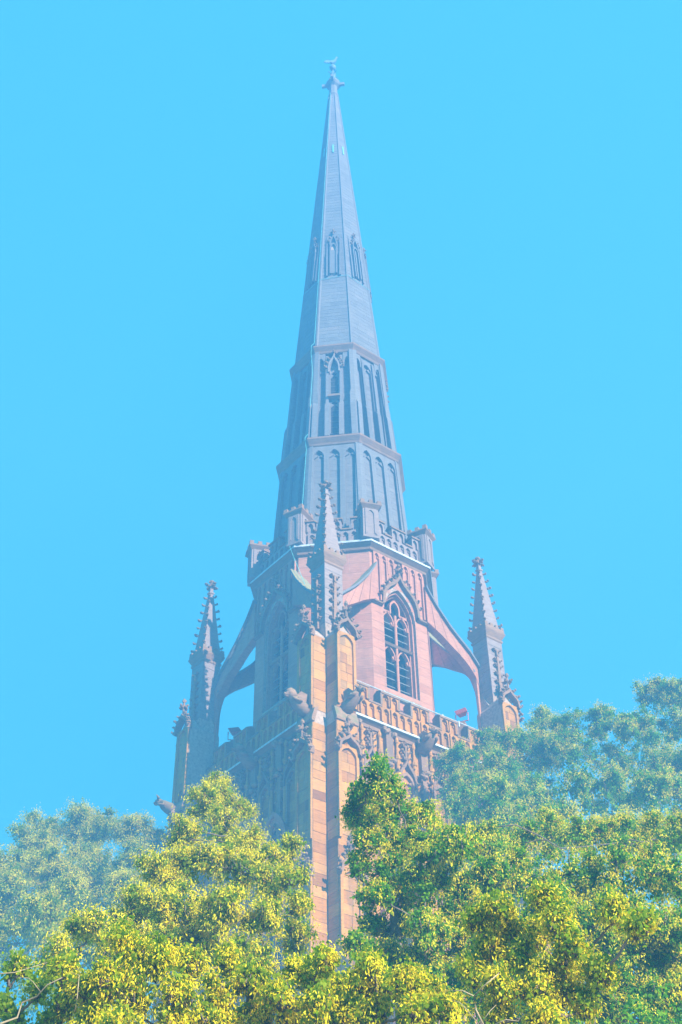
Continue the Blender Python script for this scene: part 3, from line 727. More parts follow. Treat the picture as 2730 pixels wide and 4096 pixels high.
def arm_trim():
    """sloped offset moulding, edge roll and the blind panel frames on the buttress end"""
    m = MB(); x1 = XC0 + BD; y0, y1 = -XC0, -XC0 + BW + .06
    m.loft([[(x1 - .1, y, 27.72), (x1 + .05, y, 27.74), (x1 + .07, y, 27.84), (XC1 + BD + .02, y, 28.42), (x1 - .3, y, 28.5)] for y in (y0 - .04, y1 + .05)], tone=.6)
    return m
def arm_frame(z0, z1, x, y0, y1):
    m = MB(); w = y1 - y0; i = arch(w - .30, z0, z1 - .45, z1 - .05, 6); i = [(a, z) for a, z in i]
    m.ring(i, rect_for(i, w - .02, z0, z1 + .02), 0, .09, .55)
    m.v = [(a + x, b + (y0 + y1) / 2, c) for a, b, c in m.v]; return m
def gablet(x, y, z0, w, h):
    m = MB(); i = ogee(w - .12, z0 - .1, z0, z0 + h * .75); o = ogee(w + .10, z0 - .18, z0, z0 + h)
    m.ring(i, o, -.1, .24, .4); m.v = [(a + x, b + y, c) for a, b, c in m.v]; return m
STRIPS = []   # (which arm face, P, width, z0, z1)
def strips(z0, z1, xc, bd, bw):
    e = .03
    out = []
    out.append((lambda t, z, d, xc=xc, bd=bd: (xc - e + d, -(xc + bd) + e + (bd - e) * t, z), bd))                 # side of the -Y arm, faces +X, sunlit
    out.append((lambda t, z, d, xc=xc, bd=bd: (xc + (bd - e) * t, -xc + e - d, z), bd))                              # side of the +X arm, faces -Y
    out.append((lambda t, z, d, xc=xc, bd=bd, bw=bw: (xc + bd - e + d, -xc + e + (bw - e) * t, z), bw))             # end of the +X arm, faces +X
    out.append((lambda t, z, d, xc=xc, bd=bd, bw=bw: (xc - bw + (bw - e) * t, -(xc + bd) + e - d, z), bw))           # end of the -Y arm, faces -Y
    return out
for k in range(4):
    th = PI2 * k
    cpier = empty('corner_buttress', church); cpier.rotation_euler.z = th
    core_ = MB(); q = mirror(ARM); core_.add(ARM.v, ARM.f); core_.add([(x, y, z + .004) for x, y, z in q.v], q.f); sub('buttress_core', core_, 'joint', cpier)
    stuff = MB(); stones = 0
    for z0, z1, xc in ((13.0, 27.7, XC0), (28.45, 32.35, XC1)):
        for P, w in strips(z0, z1, xc, BD, BW + (.06 if xc == XC0 else 0)):
            for a, b, za, zb, tn in block_rows(z0, z1, .47, .62, lambda z, w=w: (0, w), rng, None, .24):
                v, f = block_geo(P, a, b, za, zb, .02 * rng.uniform(.6, 1.4))
                if k == 0 and stones < 300:
                    sub('stone', MB().add(v, f, tn), 'red', cpier); stones += 1
                else: stuff.add(v, f, tn)
    for P, w in strips(GZ, 13.0, XC0, BD, BW + .06):
        for a, b, za, zb, tn in block_rows(GZ + .01, 13.0, .55, .7, lambda z, w=w: (0, w), rng):
            v, f = block_geo(P, a, b, za, zb, .03); stuff.add(v, f, tn)
    o = sub('ashlar', stuff, 'red', cpier); o['kind'] = 'stuff'
    for mir in (0, 1):
        fx = (lambda m: mirror(m)) if mir else (lambda m: m)
        sub('offset_moulding', fx(arm_trim()), 'coping', cpier)
        sub('panel_frame', fx(arm_frame(28.6, 32.4, XC1 + BD, -XC1, -XC1 + BW)), 'red', cpier)
        sub('panel_frame', fx(arm_frame(22.3, 26.5, XC0 + BD, -XC0, -XC0 + BW + .04)), 'red', cpier)
        sub('panel_frame', fx(arm_frame(16.0, 21.0, XC0 + BD, -XC0, -XC0 + BW + .04)), 'red', cpier)
        for x, z0, h, w in ((XC1 + BD, 32.45, .85, BW), (XC0 + BD, 26.35, .75, BW), (XC0 + BD, 20.9, .75, BW)):
            y = -XC1 + BW / 2 if z0 > 30 else -XC0 + BW / 2 + .02
            sub('gablet', fx(gablet(x, y, z0, w, h)), 'carv', cpier)
            for sg, dx, dz in ((1, .56, -.05), (-1, .56, -.05), (1, .50, .25), (-1, .50, .25), (1, .34, .50), (-1, .34, .50), (1, .16, .72), (-1, .16, .72)):
                px, py, pz = x + .18, y + sg * dx, z0 + dz; rz = sg * R(75)
                if mir: px, py, rz = -py, -px, -PI2 - rz
                sub('crocket', CROCKB[rng.randrange(6)], None, cpier, (px, py, pz), (rng.uniform(-.3, .3), rng.uniform(-.3, .3), rz), (rng.uniform(.75, 1.0),) * 3)
            px, py = x + .12, y
            if mir: px, py = -py, -px
            sub('finial', FIN, None, cpier, (px, py, z0 + h + .38), (0, 0, R(20)), (1.25, 1.25, 1.1))
    # pinnacle
    pin = empty('pinnacle', church); pin.rotation_euler.z = th
    c = 5.28; hs = .545
    sub('pinnacle_shaft', MB().loft([[(c - h, -c - h, z), (c + h, -c - h, z), (c + h, -c + h, z), (c - h, -c + h, z)] for h, z in ((.34, 29.3), (.36, 32.5), (hs - .025, 33.15), (hs - .025, 36.75))]), 'joint', pin)
    mb = MB()
    for thp, P in ((0, lambda t, z, d: (c + hs - .025 + d, -c - hs + 2 * hs * t, z)), (1, lambda t, z, d: (c - hs + 2 * hs * t, -c - hs + .025 - d, z)), (2, lambda t, z, d: (c - hs + .025 - d, -c + hs - 2 * hs * t, z)), (3, lambda t, z, d: (c + hs - 2 * hs * t, -c + hs - .025 + d, z))):
        ashlar(mb, P, 33.16, 36.7, .5, .8, lambda z: (0, 2 * hs), rng, None, .016)
    o = sub('ashlar', mb, 'mid', pin); o['kind'] = 'stuff'
    def sq(prof, tone=.5): return MB().loft([[(c - h, -c - h, z), (c + h, -c - h, z), (c + h, -c + h, z), (c - h, -c + h, z)] for h, z in prof], tone=tone)
    sub('pinnacle_cornice', sq([(hs - .02, 36.6), (hs + .04, 36.68), (hs + .05, 36.78), (hs, 36.82), (.70, 37.12), (.715, 37.2), (.68, 37.24), (.68, 37.42)]), 'coping', pin)
    mm = MB().box(-.10, .10, -.10, .10, 0, .17).mesh('battlement')
    for x in (-.57, -.19, .19, .57):
        for y in (-.57, -.19, .19, .57):
            if abs(x) > .5 or abs(y) > .5: sub('battlement', mm, 'coping', pin, (c + x, -c + y, 37.42))
    sub('spirelet', sq([(.52, 37.4), (.11, 41.45), (.16, 41.5), (.15, 41.58), (.10, 41.62), (.085, 42.0), (.06, 42.1)], .5), 'mid', pin)
    for kk in range(4):
        a = R(45) + kk * PI2
        for z in np.arange(37.75, 41.3, .5):
            h = (.52 + (.11 - .52) * (z - 37.4) / 4.05) * math.sqrt(2)
            sub('crocket', CROCKB[rng.randrange(6)], None, pin, (c + h * math.cos(a), -c + h * math.sin(a), float(z)), (0, rng.uniform(-.25, .2), a), (rng.uniform(.65, .85),) * 3)
    sub('finial', FIN, None, pin, (c, -c, 42.02), None, (1.8, 1.8, .95))
    # small crocketed spirelets carved on the two outer sides of the shaft
    for mir in (0, 1):
        m = MB(); m.prism([(-.13, 33.0), (.13, 33.0), (.05, 36.0), (-.05, 36.0)], 0, .12, .5); m.prism([(-.06, 35.6), (.06, 35.6), (.06, 35.68), (-.06, 35.68)], 0, .16, .5)
        m.v = [(x + c + hs, y - c, z) for x, y, z in m.v]
        sub('carved_spirelet', mirror(m) if mir else m, 'carv', pin)
        for z in (33.5, 34.0, 34.5, 35.0, 35.35, 35.95):
            for sg in (-1, 1):
                px, py, rz = c + hs + .06, -c + sg * (.14 - (z - 33) * .025), sg * R(80)
                if mir: px, py, rz = -py, -px, -PI2 - rz
                sub('crocket', CROCK[int(z * 2) % 3], None, pin, (px, py, z), (0, 0, rz), (1.4,) * 3)
    # flying buttresses to the two neighbouring angles of the lantern
    for A2, va in (((4.85, -4.78), -67.5), ((4.78, -4.85), -22.5)):
        B2 = Vector((LR * math.cos(R(va)), LR * math.sin(R(va)), 0)); A3 = Vector((A2[0], A2[1], 0)); dv = (B2 - A3).normalized(); nv = Vector((dv.y, -dv.x, 0))
        top = [(-.1, 34.85), (.05, 35.1), (.25, 35.4), (.6, 35.88), (1.0, 36.28), (1.41, 36.68), (1.8, 37.1), (2.2, 37.62), (2.6, 38.15), (2.96, 38.75), (3.15, 39.1)]
        bot = [(3.15, 36.95), (2.87, 36.80), (2.3, 36.45), (1.77, 36.02), (1.25, 35.65), (.75, 35.2), (.45, 34.82), (.26, 34.45), (.12, 34.1), (.05, 33.6), (.02, 32.6), (-.1, 31.2)]
        fb = empty('flying_buttress', church); fb.rotation_euler.z = th
        def ext(poly, w): return MB().loft([[tuple(A3 + dv * t + nv * e + Vector((0, 0, z))) for t, z in poly] for e in (-w, w)], tone=.5)
        # rings of voussoirs: one stone per step
        N_ = 8
        def lerp_path(L, s):
            s = s * (len(L) - 1); i = min(int(s), len(L) - 2); f = s - i
            return (L[i][0] + (L[i + 1][0] - L[i][0]) * f, L[i][1] + (L[i + 1][1] - L[i][1]) * f)
        br = list(reversed(bot))
        for q in range(N_):
            s0, s1 = q / N_ + .003, (q + 1) / N_ - .003
            sm = (s0 + s1) / 2
            poly = [lerp_path(br, s0), lerp_path(br, sm), lerp_path(br, s1), lerp_path(top, s1), lerp_path(top, sm), lerp_path(top, s0)]
            m = ext(poly, .23 * rng.uniform(.98, 1.02)); m.t = [rng.uniform(.3, .7)] * len(m.t); sub('voussoir', m, 'pink', fb)
        sub('flyer_coping', MB().loft([[tuple(A3 + dv * t + nv * e + Vector((0, 0, z + h))) for t, z in top for h in ((-.03),)] + [tuple(A3 + dv * t + nv * e + Vector((0, 0, z + .13))) for t, z in reversed(top)] for e in (-.38, .38)], tone=.5), 'lichen', fb)

# --- gargoyles
def gargoyle(kind, root, d, label=None):
    """a crouching carved beast leaning out from the wall along d"""
    r = random.Random(kind); x = Vector(root); d = Vector(d).normalized(); side = d.cross(Vector((0, 0, 1))).normalized(); up = Vector((0, 0, 1))
    def pt(a, b, c): return tuple(x + (d * a + side * b + up * c) * .74)
    g_ = empty('gargoyle', church)
    def orb(m, c, rx, ry, rz, tone=.5, n=7):
        rings = []
        for a in range(1, n):
            th_ = math.pi * a / n; rings.append([pt(c[0] + rx * math.cos(th_), c[1] + ry * math.sin(th_) * math.cos(2 * math.pi * q / 9), c[2] + rz * math.sin(th_) * math.sin(2 * math.pi * q / 9)) for q in range(9)])
        m.loft(rings, tone=tone)
    m = MB(); m.tube([pt(-.2, 0, -.35), pt(.1, 0, -.30), pt(.45, 0, -.14), pt(.8, 0, .08), pt(1.02, 0, .24)], [.30, .33, .29, .24, .16], 9, .4)
    for sg in (-1, 1): orb(m, (.12, sg * .24, -.28), .30, .15, .22, .4)                  # haunches
    for q in range(6): m.blob(pt(.1 + q * .15, 0, .06 + q * .055), .07, r, .5)           # ridge of the back
    sub('body', m, 'carv', g_, smooth=True)
    m = MB()
    orb(m, (1.2, 0, .30), .24, .19, .21, .5); orb(m, (1.42, 0, .22), .15, .11, .10, .5)      # skull and muzzle
    orb(m, (1.36, 0, .10), .15, .09, .05, .35)                                               # open lower jaw
    for sg in (-1, 1):
        orb(m, (1.34, sg * .10, .37), .06, .05, .05, .3); m.tube([pt(1.14, sg * .17, .36), pt(1.06, sg * .27, .50), pt(1.10, sg * .26, .60)], [.06, .05, .015], 5, .5)
    if kind % 3 == 0:
        for q in range(18): m.blob(pt(1.08 + r.uniform(-.14, .14), r.uniform(-.2, .2), .44 + r.uniform(-.16, .07)), .055, r, r.random())
    elif kind % 3 == 1: m.tube([pt(.85, 0, .22), pt(1.05, 0, .40), pt(1.22, 0, .47), pt(1.34, 0, .44)], [.22, .26, .22, .12], 8, .7)
    else:
        for sg in (-1, 1): m.tube([pt(1.2, sg * .13, .46), pt(1.16, sg * .27, .58), pt(1.26, sg * .30, .70)], [.06, .045, .015], 6, .5)
    sub('head', m, 'carv', g_, smooth=True)
    for sg in (-1, 1):
        sub('arm', MB().tube([pt(.75, sg * .26, .08), pt(.6, sg * .42, -.12), pt(.95, sg * .34, -.05), pt(1.1, sg * .28, .02)], [.11, .09, .08, .07], 6, .5), 'carv', g_, smooth=True)
        if kind % 3 != 2:
            m = MB(); P4 = [pt(.0, sg * .22, .05), pt(.1, sg * .34, .62), pt(.55, sg * .36, .62), pt(.8, sg * .24, .3), pt(.5, sg * .2, .05)]
            P5 = [tuple(Vector(q) - side * sg * .09) for q in P4]
            m.loft([P4, P5] if sg < 0 else [P5, P4], tone=.6); sub('wing', m, 'carv', g_)
    return g_
gargoyle(0, (6.44, -5.17, 28.75), (1, .12, .12)); gargoyle(1, (5.17, -6.44, 28.75), (-.05, -1, .12))
gargoyle(3, (5.35, .22, 29.0), (1, -.05, .1)); gargoyle(4, (-.45, -5.35, 29.0), (-.1, -1, .1))
gargoyle(5, (-5.55, -6.4, 28.4), (-.8, -.55, .15))

# ------------------------------------------------------------------ red floodlights on the tower roof
def floodlight(loc, rz, label):
    f = thing('floodlight', label, 'floodlight', loc, 'red floodlights on the tower roof'); f.rotation_euler.z = rz
    m = MB(); m.loft([[(-.1, -.16, -.16), (-.1, .16, -.16), (-.1, .16, .16), (-.1, -.16, .16)], [(.16, -.3, -.24), (.16, .3, -.24), (.16, .3, .24), (.16, -.3, .24)]])
    h = m.build('housing', 'enamel', f); h.location = (0, 0, .62); h.rotation_euler = (R(20), R(-35), 0)
    l = MB().box(.16, .18, -.27, .27, -.21, .21).build('lens', 'lens', h)
    b = MB(); b.tube([(0, -.32, .62), (0, -.32, .18), (0, .32, .18), (0, .32, .62)], .03, 5); b.build('yoke', 'enamel', f)
    MB().tube([(0, 0, 0), (0, 0, .2)], .05, 6).build('stand', 'iron', f)
    MB().box(-.3, .3, -.2, .2, -2.5, 0).build('plinth', 'enamel' if False else 'carv', f)
floodlight((4.1, 4.15, 32.05), R(-60), 'small red floodlight on roof left of right-hand pinnacle shaft')
floodlight((-4.2, -4.0, 32.05), R(-30), 'small red floodlight on roof just right of left-hand pinnacle shaft')

# ------------------------------------------------------------------ trees
def ray_at(u, v, dist):
    d = FWD + RGT * ((u - 1365) / FPX) - UPV * ((v - 2048) / FPX)
    t = dist / math.hypot(d.x, d.y); return CAM + d * t, (d * t).length

def crown_mesh(lobes, leaf, per_m2, yellow, seed, mats, depth_fill=True):
    """leaf-by-leaf crown: twigs spread through the lobes, drooping heart-shaped leaves, pale bracts and flowers"""
    rg = np.random.default_rng(seed)
    TIP = []; OUT = []; TWIG_TONE = []; YEL = []  # per-twig lists; leaf tone offsets are random
    for lobe in lobes:
        c, r, dens = lobe[:3]
        n = max(6, int(per_m2 * dens * 4 * math.pi * r * r / 14))
        d = rg.normal(size=(n, 3)); d /= np.linalg.norm(d, axis=1)[:, None]
        lump = 1 + .17 * np.sin(d[:, 0] * 5 + c.x * 7) * np.cos(d[:, 1] * 4 + c.y * 5) + .12 * np.sin(d[:, 2] * 7 + c.z * 3)
        rad = r * lump * (rg.random(n) ** .25) * (rg.uniform(.85, 1.08, n) + (rg.random(n) < .14) * rg.random(n) * .4)
        TIP.append(np.array(c)[None] + d * rad[:, None] * np.array([1, 1, .92])); OUT.append(d); TWIG_TONE.append(rg.normal(0, .12, n) + rg.normal(0, .08)); YEL.append(np.full(n, lobe[3] if len(lobe) > 3 else 1.0))
    TIP = np.concatenate(TIP); OUT = np.concatenate(OUT); TWIG_TONE = np.concatenate(TWIG_TONE); YEL = np.concatenate(YEL)
    nt_ = len(TIP); k = 14
    # leaves
    idx = np.repeat(np.arange(nt_), k); n = len(idx)
    tw = OUT + np.array([0, 0, -.25]); tw /= np.linalg.norm(tw, axis=1)[:, None]
    base = TIP[idx] - tw[idx] * (rg.random(n)[:, None] * leaf * 5.0) + rg.normal(0, leaf * .75, (n, 3))
    def frames(n, o, droop, updown):
        t = o * .35 + rg.normal(0, .5, (n, 3)) + np.array([0, 0, -droop]); t /= np.linalg.norm(t, axis=1)[:, None]
        nn = o * .8 + np.array([0, 0, updown]) + rg.normal(0, .5, (n, 3)); nn -= t * np.sum(nn * t, axis=1)[:, None]; nn /= np.linalg.norm(nn, axis=1)[:, None]
        return t, np.cross(nn, t), nn
    t, s, nn = frames(n, OUT[idx], .8, .4)
    sz = leaf * rg.uniform(.65, 1.25, n)
    shp = np.array([(0, 0, 0), (-.42, .12, .06), (-.46, .55, .10), (0, 1.12, -.06), (.46, .55, .10), (.42, .12, .06)])
    V = base[:, None] + sz[:, None, None] * (shp[None, :, 0:1] * s[:, None] + shp[None, :, 1:2] * t[:, None] + shp[None, :, 2:3] * nn[:, None])
    V = V.reshape(-1, 3); o6 = np.arange(n)[:, None] * 6
    F = np.concatenate([o6 + np.array([[0, 3, 2, 1]]), o6 + np.array([[0, 5, 4, 3]])], axis=1).reshape(-1, 4)
    tone = np.repeat(np.clip(.45 + TWIG_TONE[idx] + rg.normal(0, .2, n), 0, 1), 2)
    mi = np.zeros(len(F), np.int32)
    # bracts and flowers on a share of the twigs, mostly on the outer and upper ones
    want = rg.random(nt_) < yellow * YEL * np.clip(.7 + .5 * OUT[:, 2] + .25 * rg.normal(size=nt_), .2, 1.3)
    tid = np.where(want)[0]
    if len(tid):
        kb = 18; ib = np.repeat(tid, kb); nb = len(ib)
        bb = TIP[ib] + rg.normal(0, leaf * 1.1, (nb, 3)) + OUT[ib] * leaf * 1.1
        t, s, nn = frames(nb, OUT[ib] * 1.3, .9, .35); L = leaf * rg.uniform(.75, 1.2, nb)
        bs = np.array([(-.07, 0, 0), (.07, 0, 0), (-.19, .55, .16), (.19, .55, .16), (-.05, 1.0, .02), (.05, 1.0, .02)])
        VB = (bb[:, None] + L[:, None, None] * (bs[None, :, 0:1] * s[:, None] + bs[None, :, 1:2] * t[:, None] + bs[None, :, 2:3] * nn[:, None])).reshape(-1, 3)
        ob = len(V) + np.arange(nb)[:, None] * 6
        FB = np.concatenate([ob + np.array([[0, 1, 3, 2]]), ob + np.array([[2, 3, 5, 4]])], axis=1).reshape(-1, 4)
        kf = 14; jf = np.repeat(tid, kf); nf = len(jf)
        ff = TIP[jf] + rg.normal(0, leaf * 1.0, (nf, 3)) + np.array([0, 0, -leaf * .5]); t, s, nn = frames(nf, OUT[jf], .3, .4); L = leaf * rg.uniform(.22, .45, nf)
        fs_ = np.array([(-.5, 0, 0), (0, -.5, .2), (.5, 0, 0), (0, .5, .2)])
        VF = (ff[:, None] + L[:, None, None] * (fs_[None, :, 0:1] * s[:, None] + fs_[None, :, 1:2] * t[:, None] + fs_[None, :, 2:3] * nn[:, None])).reshape(-1, 3)
        FF = (len(V) + len(VB) + np.arange(nf)[:, None] * 4 + np.array([[0, 1, 2, 3]]))
        V = np.concatenate([V, VB, VF]); F = np.concatenate([F, FB, FF])
        tone = np.concatenate([tone, np.repeat(rg.random(nb), 2), rg.random(nf)]); mi = np.concatenate([mi, np.ones(len(FB), np.int32), np.full(nf, 2, np.int32)])
    me = bpy.data.meshes.new('crown'); me.vertices.add(len(V)); me.vertices.foreach_set('co', V.astype(np.float32).ravel())
    me.loops.add(F.size); me.loops.foreach_set('vertex_index', F.astype(np.int32).ravel())
    me.polygons.add(len(F)); me.polygons.foreach_set('loop_start', np.arange(len(F), dtype=np.int32) * 4)
    try: me.polygons.foreach_set('loop_total', np.full(len(F), 4, np.int32))
    except Exception: pass
    me.polygons.foreach_set('material_index', mi)
    a = me.attributes.new('tone', 'FLOAT', 'FACE'); a.data.foreach_set('value', tone.astype(np.float32))
    for q in mats: me.materials.append(M[q])
    me.update(calc_edges=True); me.validate()
    return me, TIP

def linden(name, label, base_uv, dist, spec, leaf=.075, per_m2=240, yellow=.5, seed=1, leafmat='leaf', extra=(), branches=(), back=2.0, trunk_r=.3, fat=.88, depth=lambda v: 0.0):
    rg = random.Random(seed)
    lobes = []
    for q in spec:
        u, v, rp = q[:3]; dens = q[3] if len(q) > 3 else 1.0; dd = q[4] if len(q) > 4 else rg.uniform(-.04, .04) * dist + depth(v)
        yl = q[5] if len(q) > 5 else 1.0; p, sl_ = ray_at(u, v, dist + dd); r = rp / FPX * sl_ * fat
        lobes.append((p, r * .82, dens * .55, yl))
        for k in range(7):                      # boughs standing proud of the lobe give it an uneven outline
            dv = Vector((rg.gauss(0, 1), rg.gauss(0, 1), rg.gauss(.25, 1))).normalized()
            lobes.append((p + dv * r * rg.uniform(.5, .85), r * rg.uniform(.28, .46), dens * rg.uniform(.7, 1.15), yl * rg.uniform(.5, 1.3)))
    # the same crown carried round to the far side, and down to where the limbs fork
    far = Vector((FWD.x, FWD.y, 0)).normalized()
    for p, r, dens, yl in list(lobes):
        if r > .5 and rg.random() < .75: lobes.append((p + far * back * rg.uniform(.7, 1.3) + Vector((rg.uniform(-.5, .5), rg.uniform(-.5, .5), rg.uniform(-.9, -.1) * r * 2)), r * rg.uniform(.85, 1.15), dens * .5, yl * .6))
    bp, _ = ray_at(base_uv, 4000, dist + back * .5)
    zmin = min(p.z for p, r, d, y_ in lobes)
    for k in range(5):
        a = rg.uniform(0, 6.28); lobes.append((Vector((bp.x + math.cos(a) * 1.6, bp.y + math.sin(a) * 1.6, zmin - rg.uniform(.6, 1.8))), 1.0, .45, .5))
    t = thing(name, label, 'tree', (bp.x, bp.y, GZ), 'linden trees in front of the tower'); t['base_z'] = GZ
    off = Vector((-bp.x, -bp.y, 0))
    me, tips = crown_mesh(lobes, leaf, per_m2, yellow, seed, (leafmat, 'bract', 'flower'))
    c = obj('crown', me, None, t); c.location = c.location + off; c['kind'] = 'stuff'
    top = max(p.z for p, r, d, y_ in lobes); fork = Vector((bp.x, bp.y, max(GZ + 2.2, zmin - 2.2)))
    zs_ = sorted(q[0].z for q in lobes)[int(len(lobes) * .7)]; up_ = [q[0] for q in lobes if q[0].z >= zs_]
    apex = sum(up_, Vector()) / len(up_)
    m = MB(); m.tube([(bp.x, bp.y, GZ - .1), (bp.x + .05, bp.y, GZ + .5), (bp.x, bp.y + .06, (GZ + fork.z) / 2), tuple(fork), tuple(fork.lerp(apex, .35) + Vector((0, 0, .2))), tuple(fork.lerp(apex, .75))], [trunk_r * 1.35, trunk_r, trunk_r * .9, trunk_r * .7, trunk_r * .4, trunk_r * .12], 9)
    o = m.build('trunk', 'bark', t, True); o.location = o.location + off
    m = MB(); axis = [fork.lerp(apex, q) for q in (0, .15, .3, .45, .6)]
    nodes_ = [(a, trunk_r * .4) for a in axis]
    for p, r, d, y_ in sorted(lobes, key=lambda q: (q[0] - fork).length):
        if d < .2: continue
        s, rs = min(nodes_, key=lambda q: (q[0] - p).length + (1.5 if q[0].z > p.z + .3 else 0))
        L = (s - p).length; mid = s.lerp(p, .5) + Vector((rg.uniform(-.12, .12), rg.uniform(-.12, .12), rg.uniform(-.14, .05))) * L
        r1 = max(.010, rs * .62)
        jit = lambda: Vector((rg.uniform(-.07, .07), rg.uniform(-.07, .07), rg.uniform(-.06, .06))) * L
        if L < 2.6: m.tube([tuple(s), tuple(s.lerp(mid, .35) + jit()), tuple(s.lerp(mid, .7) + jit() * .6), tuple(mid), tuple(mid.lerp(p, .4) + jit() * .7), tuple(mid.lerp(p, .75) + jit() * .4), tuple(p)], [min(rs, r1 * 1.4), r1 * 1.25, r1 * 1.2, r1 * 1.1, r1 * 1.05, r1, r1 * .9], 5)
        nodes_ += [(p, r1), (mid, r1)]
        for k in range(4):
            dv = Vector((rg.gauss(0, 1), rg.gauss(0, 1), rg.gauss(.2, 1))).normalized() * r * .95
            m.tube([tuple(p), tuple(p + dv * .5 + Vector((0, 0, -.06))), tuple(p + dv)], [.014, .010, .005], 4)
    o = m.build('limbs', 'bark', t, True); o.location = o.location + off
    for pts, rad in branches:
        P = [tuple(ray_at(u, v, dist + dd)[0]) for u, v, dd in pts]; rad *= .27
        o = MB().tube(P, [rad * (1 - .55 * k / (len(P) - 1)) for k in range(len(P))], 6).build('branch', 'lime_bark', t, True); o.location = o.location + off
    return t

linden('linden_tree', 'hazy pale linden crown at far left, beyond the nearer yellow one', 280, 57,
       [(10, 3490, 120), (110, 3410, 105), (175, 3330, 95), (300, 3290, 95), (370, 3350, 90), (430, 3310, 85), (530, 3345, 85), (600, 3380, 80), (-120, 3520, 130), (60, 3590, 140), (220, 3500, 140), (380, 3490, 130), (520, 3490, 120), (130, 3700, 130), (300, 3650, 140), (470, 3640, 130), (-60, 3700, 100), (620, 3560, 100), (250, 3790, 100, .6), (430, 3790, 120, .8)],
       leaf=.085, per_m2=190, yellow=.8, seed=11, back=3.0, fat=.98, depth=lambda v: -20 * min(1, max(0, (v - 3400) / 420)))
linden('linden_tree', 'yellow-flecked linden rising left of the near buttress, its tip before the shaded wall', 880, 15.5,
       [(862, 3150, 70), (905, 3190, 75), (820, 3225, 85), (985, 3235, 60), (740, 3330, 90), (890, 3310, 110), (1000, 3390, 85), (1085, 3430, 70), (1160, 3410, 65), (1170, 3510, 65), (1080, 3540, 100), (940, 3480, 130), (770, 3460, 120), (640, 3490, 110), (1185, 3630, 62), (1060, 3680, 110), (900, 3640, 130), (720, 3640, 130), (560, 3640, 120), (1190, 3750, 70), (1000, 3800, 120), (820, 3790, 130), (640, 3780, 130), (450, 3740, 120), (330, 3700, 110, .8), (480, 3880, 110, .8), (250, 3830, 100, .7)],
       leaf=.039, per_m2=880, yellow=1.35, seed=12, back=1.8, depth=lambda v: 7 * min(1, max(0, (3560 - v) / 420)))
linden('linden_tree', 'bright yellow flowering linden filling the bottom left foreground', 800, 9.5,
       [(440, 3910, 70), (540, 3830, 75), (500, 3760, 55), (650, 3850, 80), (760, 3870, 70, 1, .3), (870, 3960, 75), (900, 3850, 55, 1, .6), (1010, 3940, 75), (1130, 3990, 75), (1190, 3880, 60), (1250, 3930, 60), (1305, 3840, 40), (1270, 4020, 70), (1345, 3960, 38), (390, 4010, 80), (540, 3980, 100), (700, 4000, 105), (860, 4070, 110), (1040, 4080, 105), (1200, 4100, 100), (1330, 4095, 65), (470, 4140, 110), (700, 4150, 120), (250, 3880, 50, .6, .2, .7), (330, 3950, 45, .7, 0, .8), (270, 4020, 55, .5, .4, .3), (350, 4090, 60, .7, 0, .9), (70, 3880, 50, .3, .8, .1), (20, 4030, 55, .6, .8, .0), (60, 4100, 60, .5, .7, .0), (190, 4100, 55, .45, .5, .1), (150, 3960, 40, .3, .6, .1)],
       leaf=.029, per_m2=1450, yellow=1.9, seed=13, back=1.0, trunk_r=.13,
       branches=[([(-40, 4110, .0), (70, 4070, 0), (90, 4010, 0), (150, 3985, -.1), (190, 3940, -.2), (250, 3910, -.2)], .03), ([(165, 3970, -.1), (135, 3930, -.1), (115, 3912, -.1), (50, 3905, 0)], .013), ([(300, 4045, -.4), (310, 3990, -.5), (318, 3900, -.5), (285, 3890, -.5)], .014), ([(0, 3895, .2), (60, 3890, .2), (190, 3850, .3)], .016)])
linden('linden_tree', 'green linden with pointed tip overlapping the sunlit carved wall', 1640, 16,
       [(1522, 3070, 52), (1500, 3130, 68), (1555, 3150, 65), (1440, 3190, 55), (1420, 3260, 50), (1480, 3260, 85), (1590, 3250, 85), (1700, 3270, 75), (1470, 3370, 85), (1600, 3370, 110), (1730, 3380, 110), (1440, 3460, 60), (1530, 3490, 100), (1680, 3510, 120), (1500, 3600, 75), (1620, 3630, 110), (1490, 3700, 60, 1.1), (1420, 3765, 35, .9), (1570, 3740, 90), (1700, 3740, 110), (1470, 3810, 50), (1560, 3850, 90), (1690, 3870, 110), (1830, 3600, 120), (1850, 3800, 120), (1820, 3400, 120)],
       leaf=.039, per_m2=900, yellow=.6, seed=14, leafmat='leaf_green', back=1.6, fat=1.0)
linden('linden_tree', 'tallest hazy linden at far right, sky showing through its top', 2380, 50,
       [(1800, 3060, 75), (1860, 3040, 70), (1950, 2970, 75), (2050, 2960, 75), (2160, 2910, 85), (2270, 2900, 80), (2390, 2895, 80), (2480, 2910, 75), (2570, 2900, 70, .8), (2590, 2760, 55, .8), (2640, 2800, 80, .9), (2710, 2770, 70, .9), (2780, 2800, 90), (2700, 2900, 90, .8), (1880, 3130, 95), (2010, 3080, 110), (2150, 3050, 120), (2300, 3020, 110, .8), (2450, 3060, 100, .7), (2620, 3040, 100, .8), (2740, 3050, 100), (1830, 3240, 90), (1960, 3220, 110), (2110, 3200, 120), (2280, 3170, 110, .7), (2440, 3190, 110, .7), (2600, 3180, 110, .8), (2740, 3200, 100), (2050, 3340, 120), (2250, 3330, 120), (2480, 3320, 120), (2690, 3330, 120)],
       leaf=.078, per_m2=240, yellow=.5, seed=15, leafmat='leaf_green', back=3.0, fat=1.02, depth=lambda v: -16 * min(1, max(0, (v - 3020) / 380)))
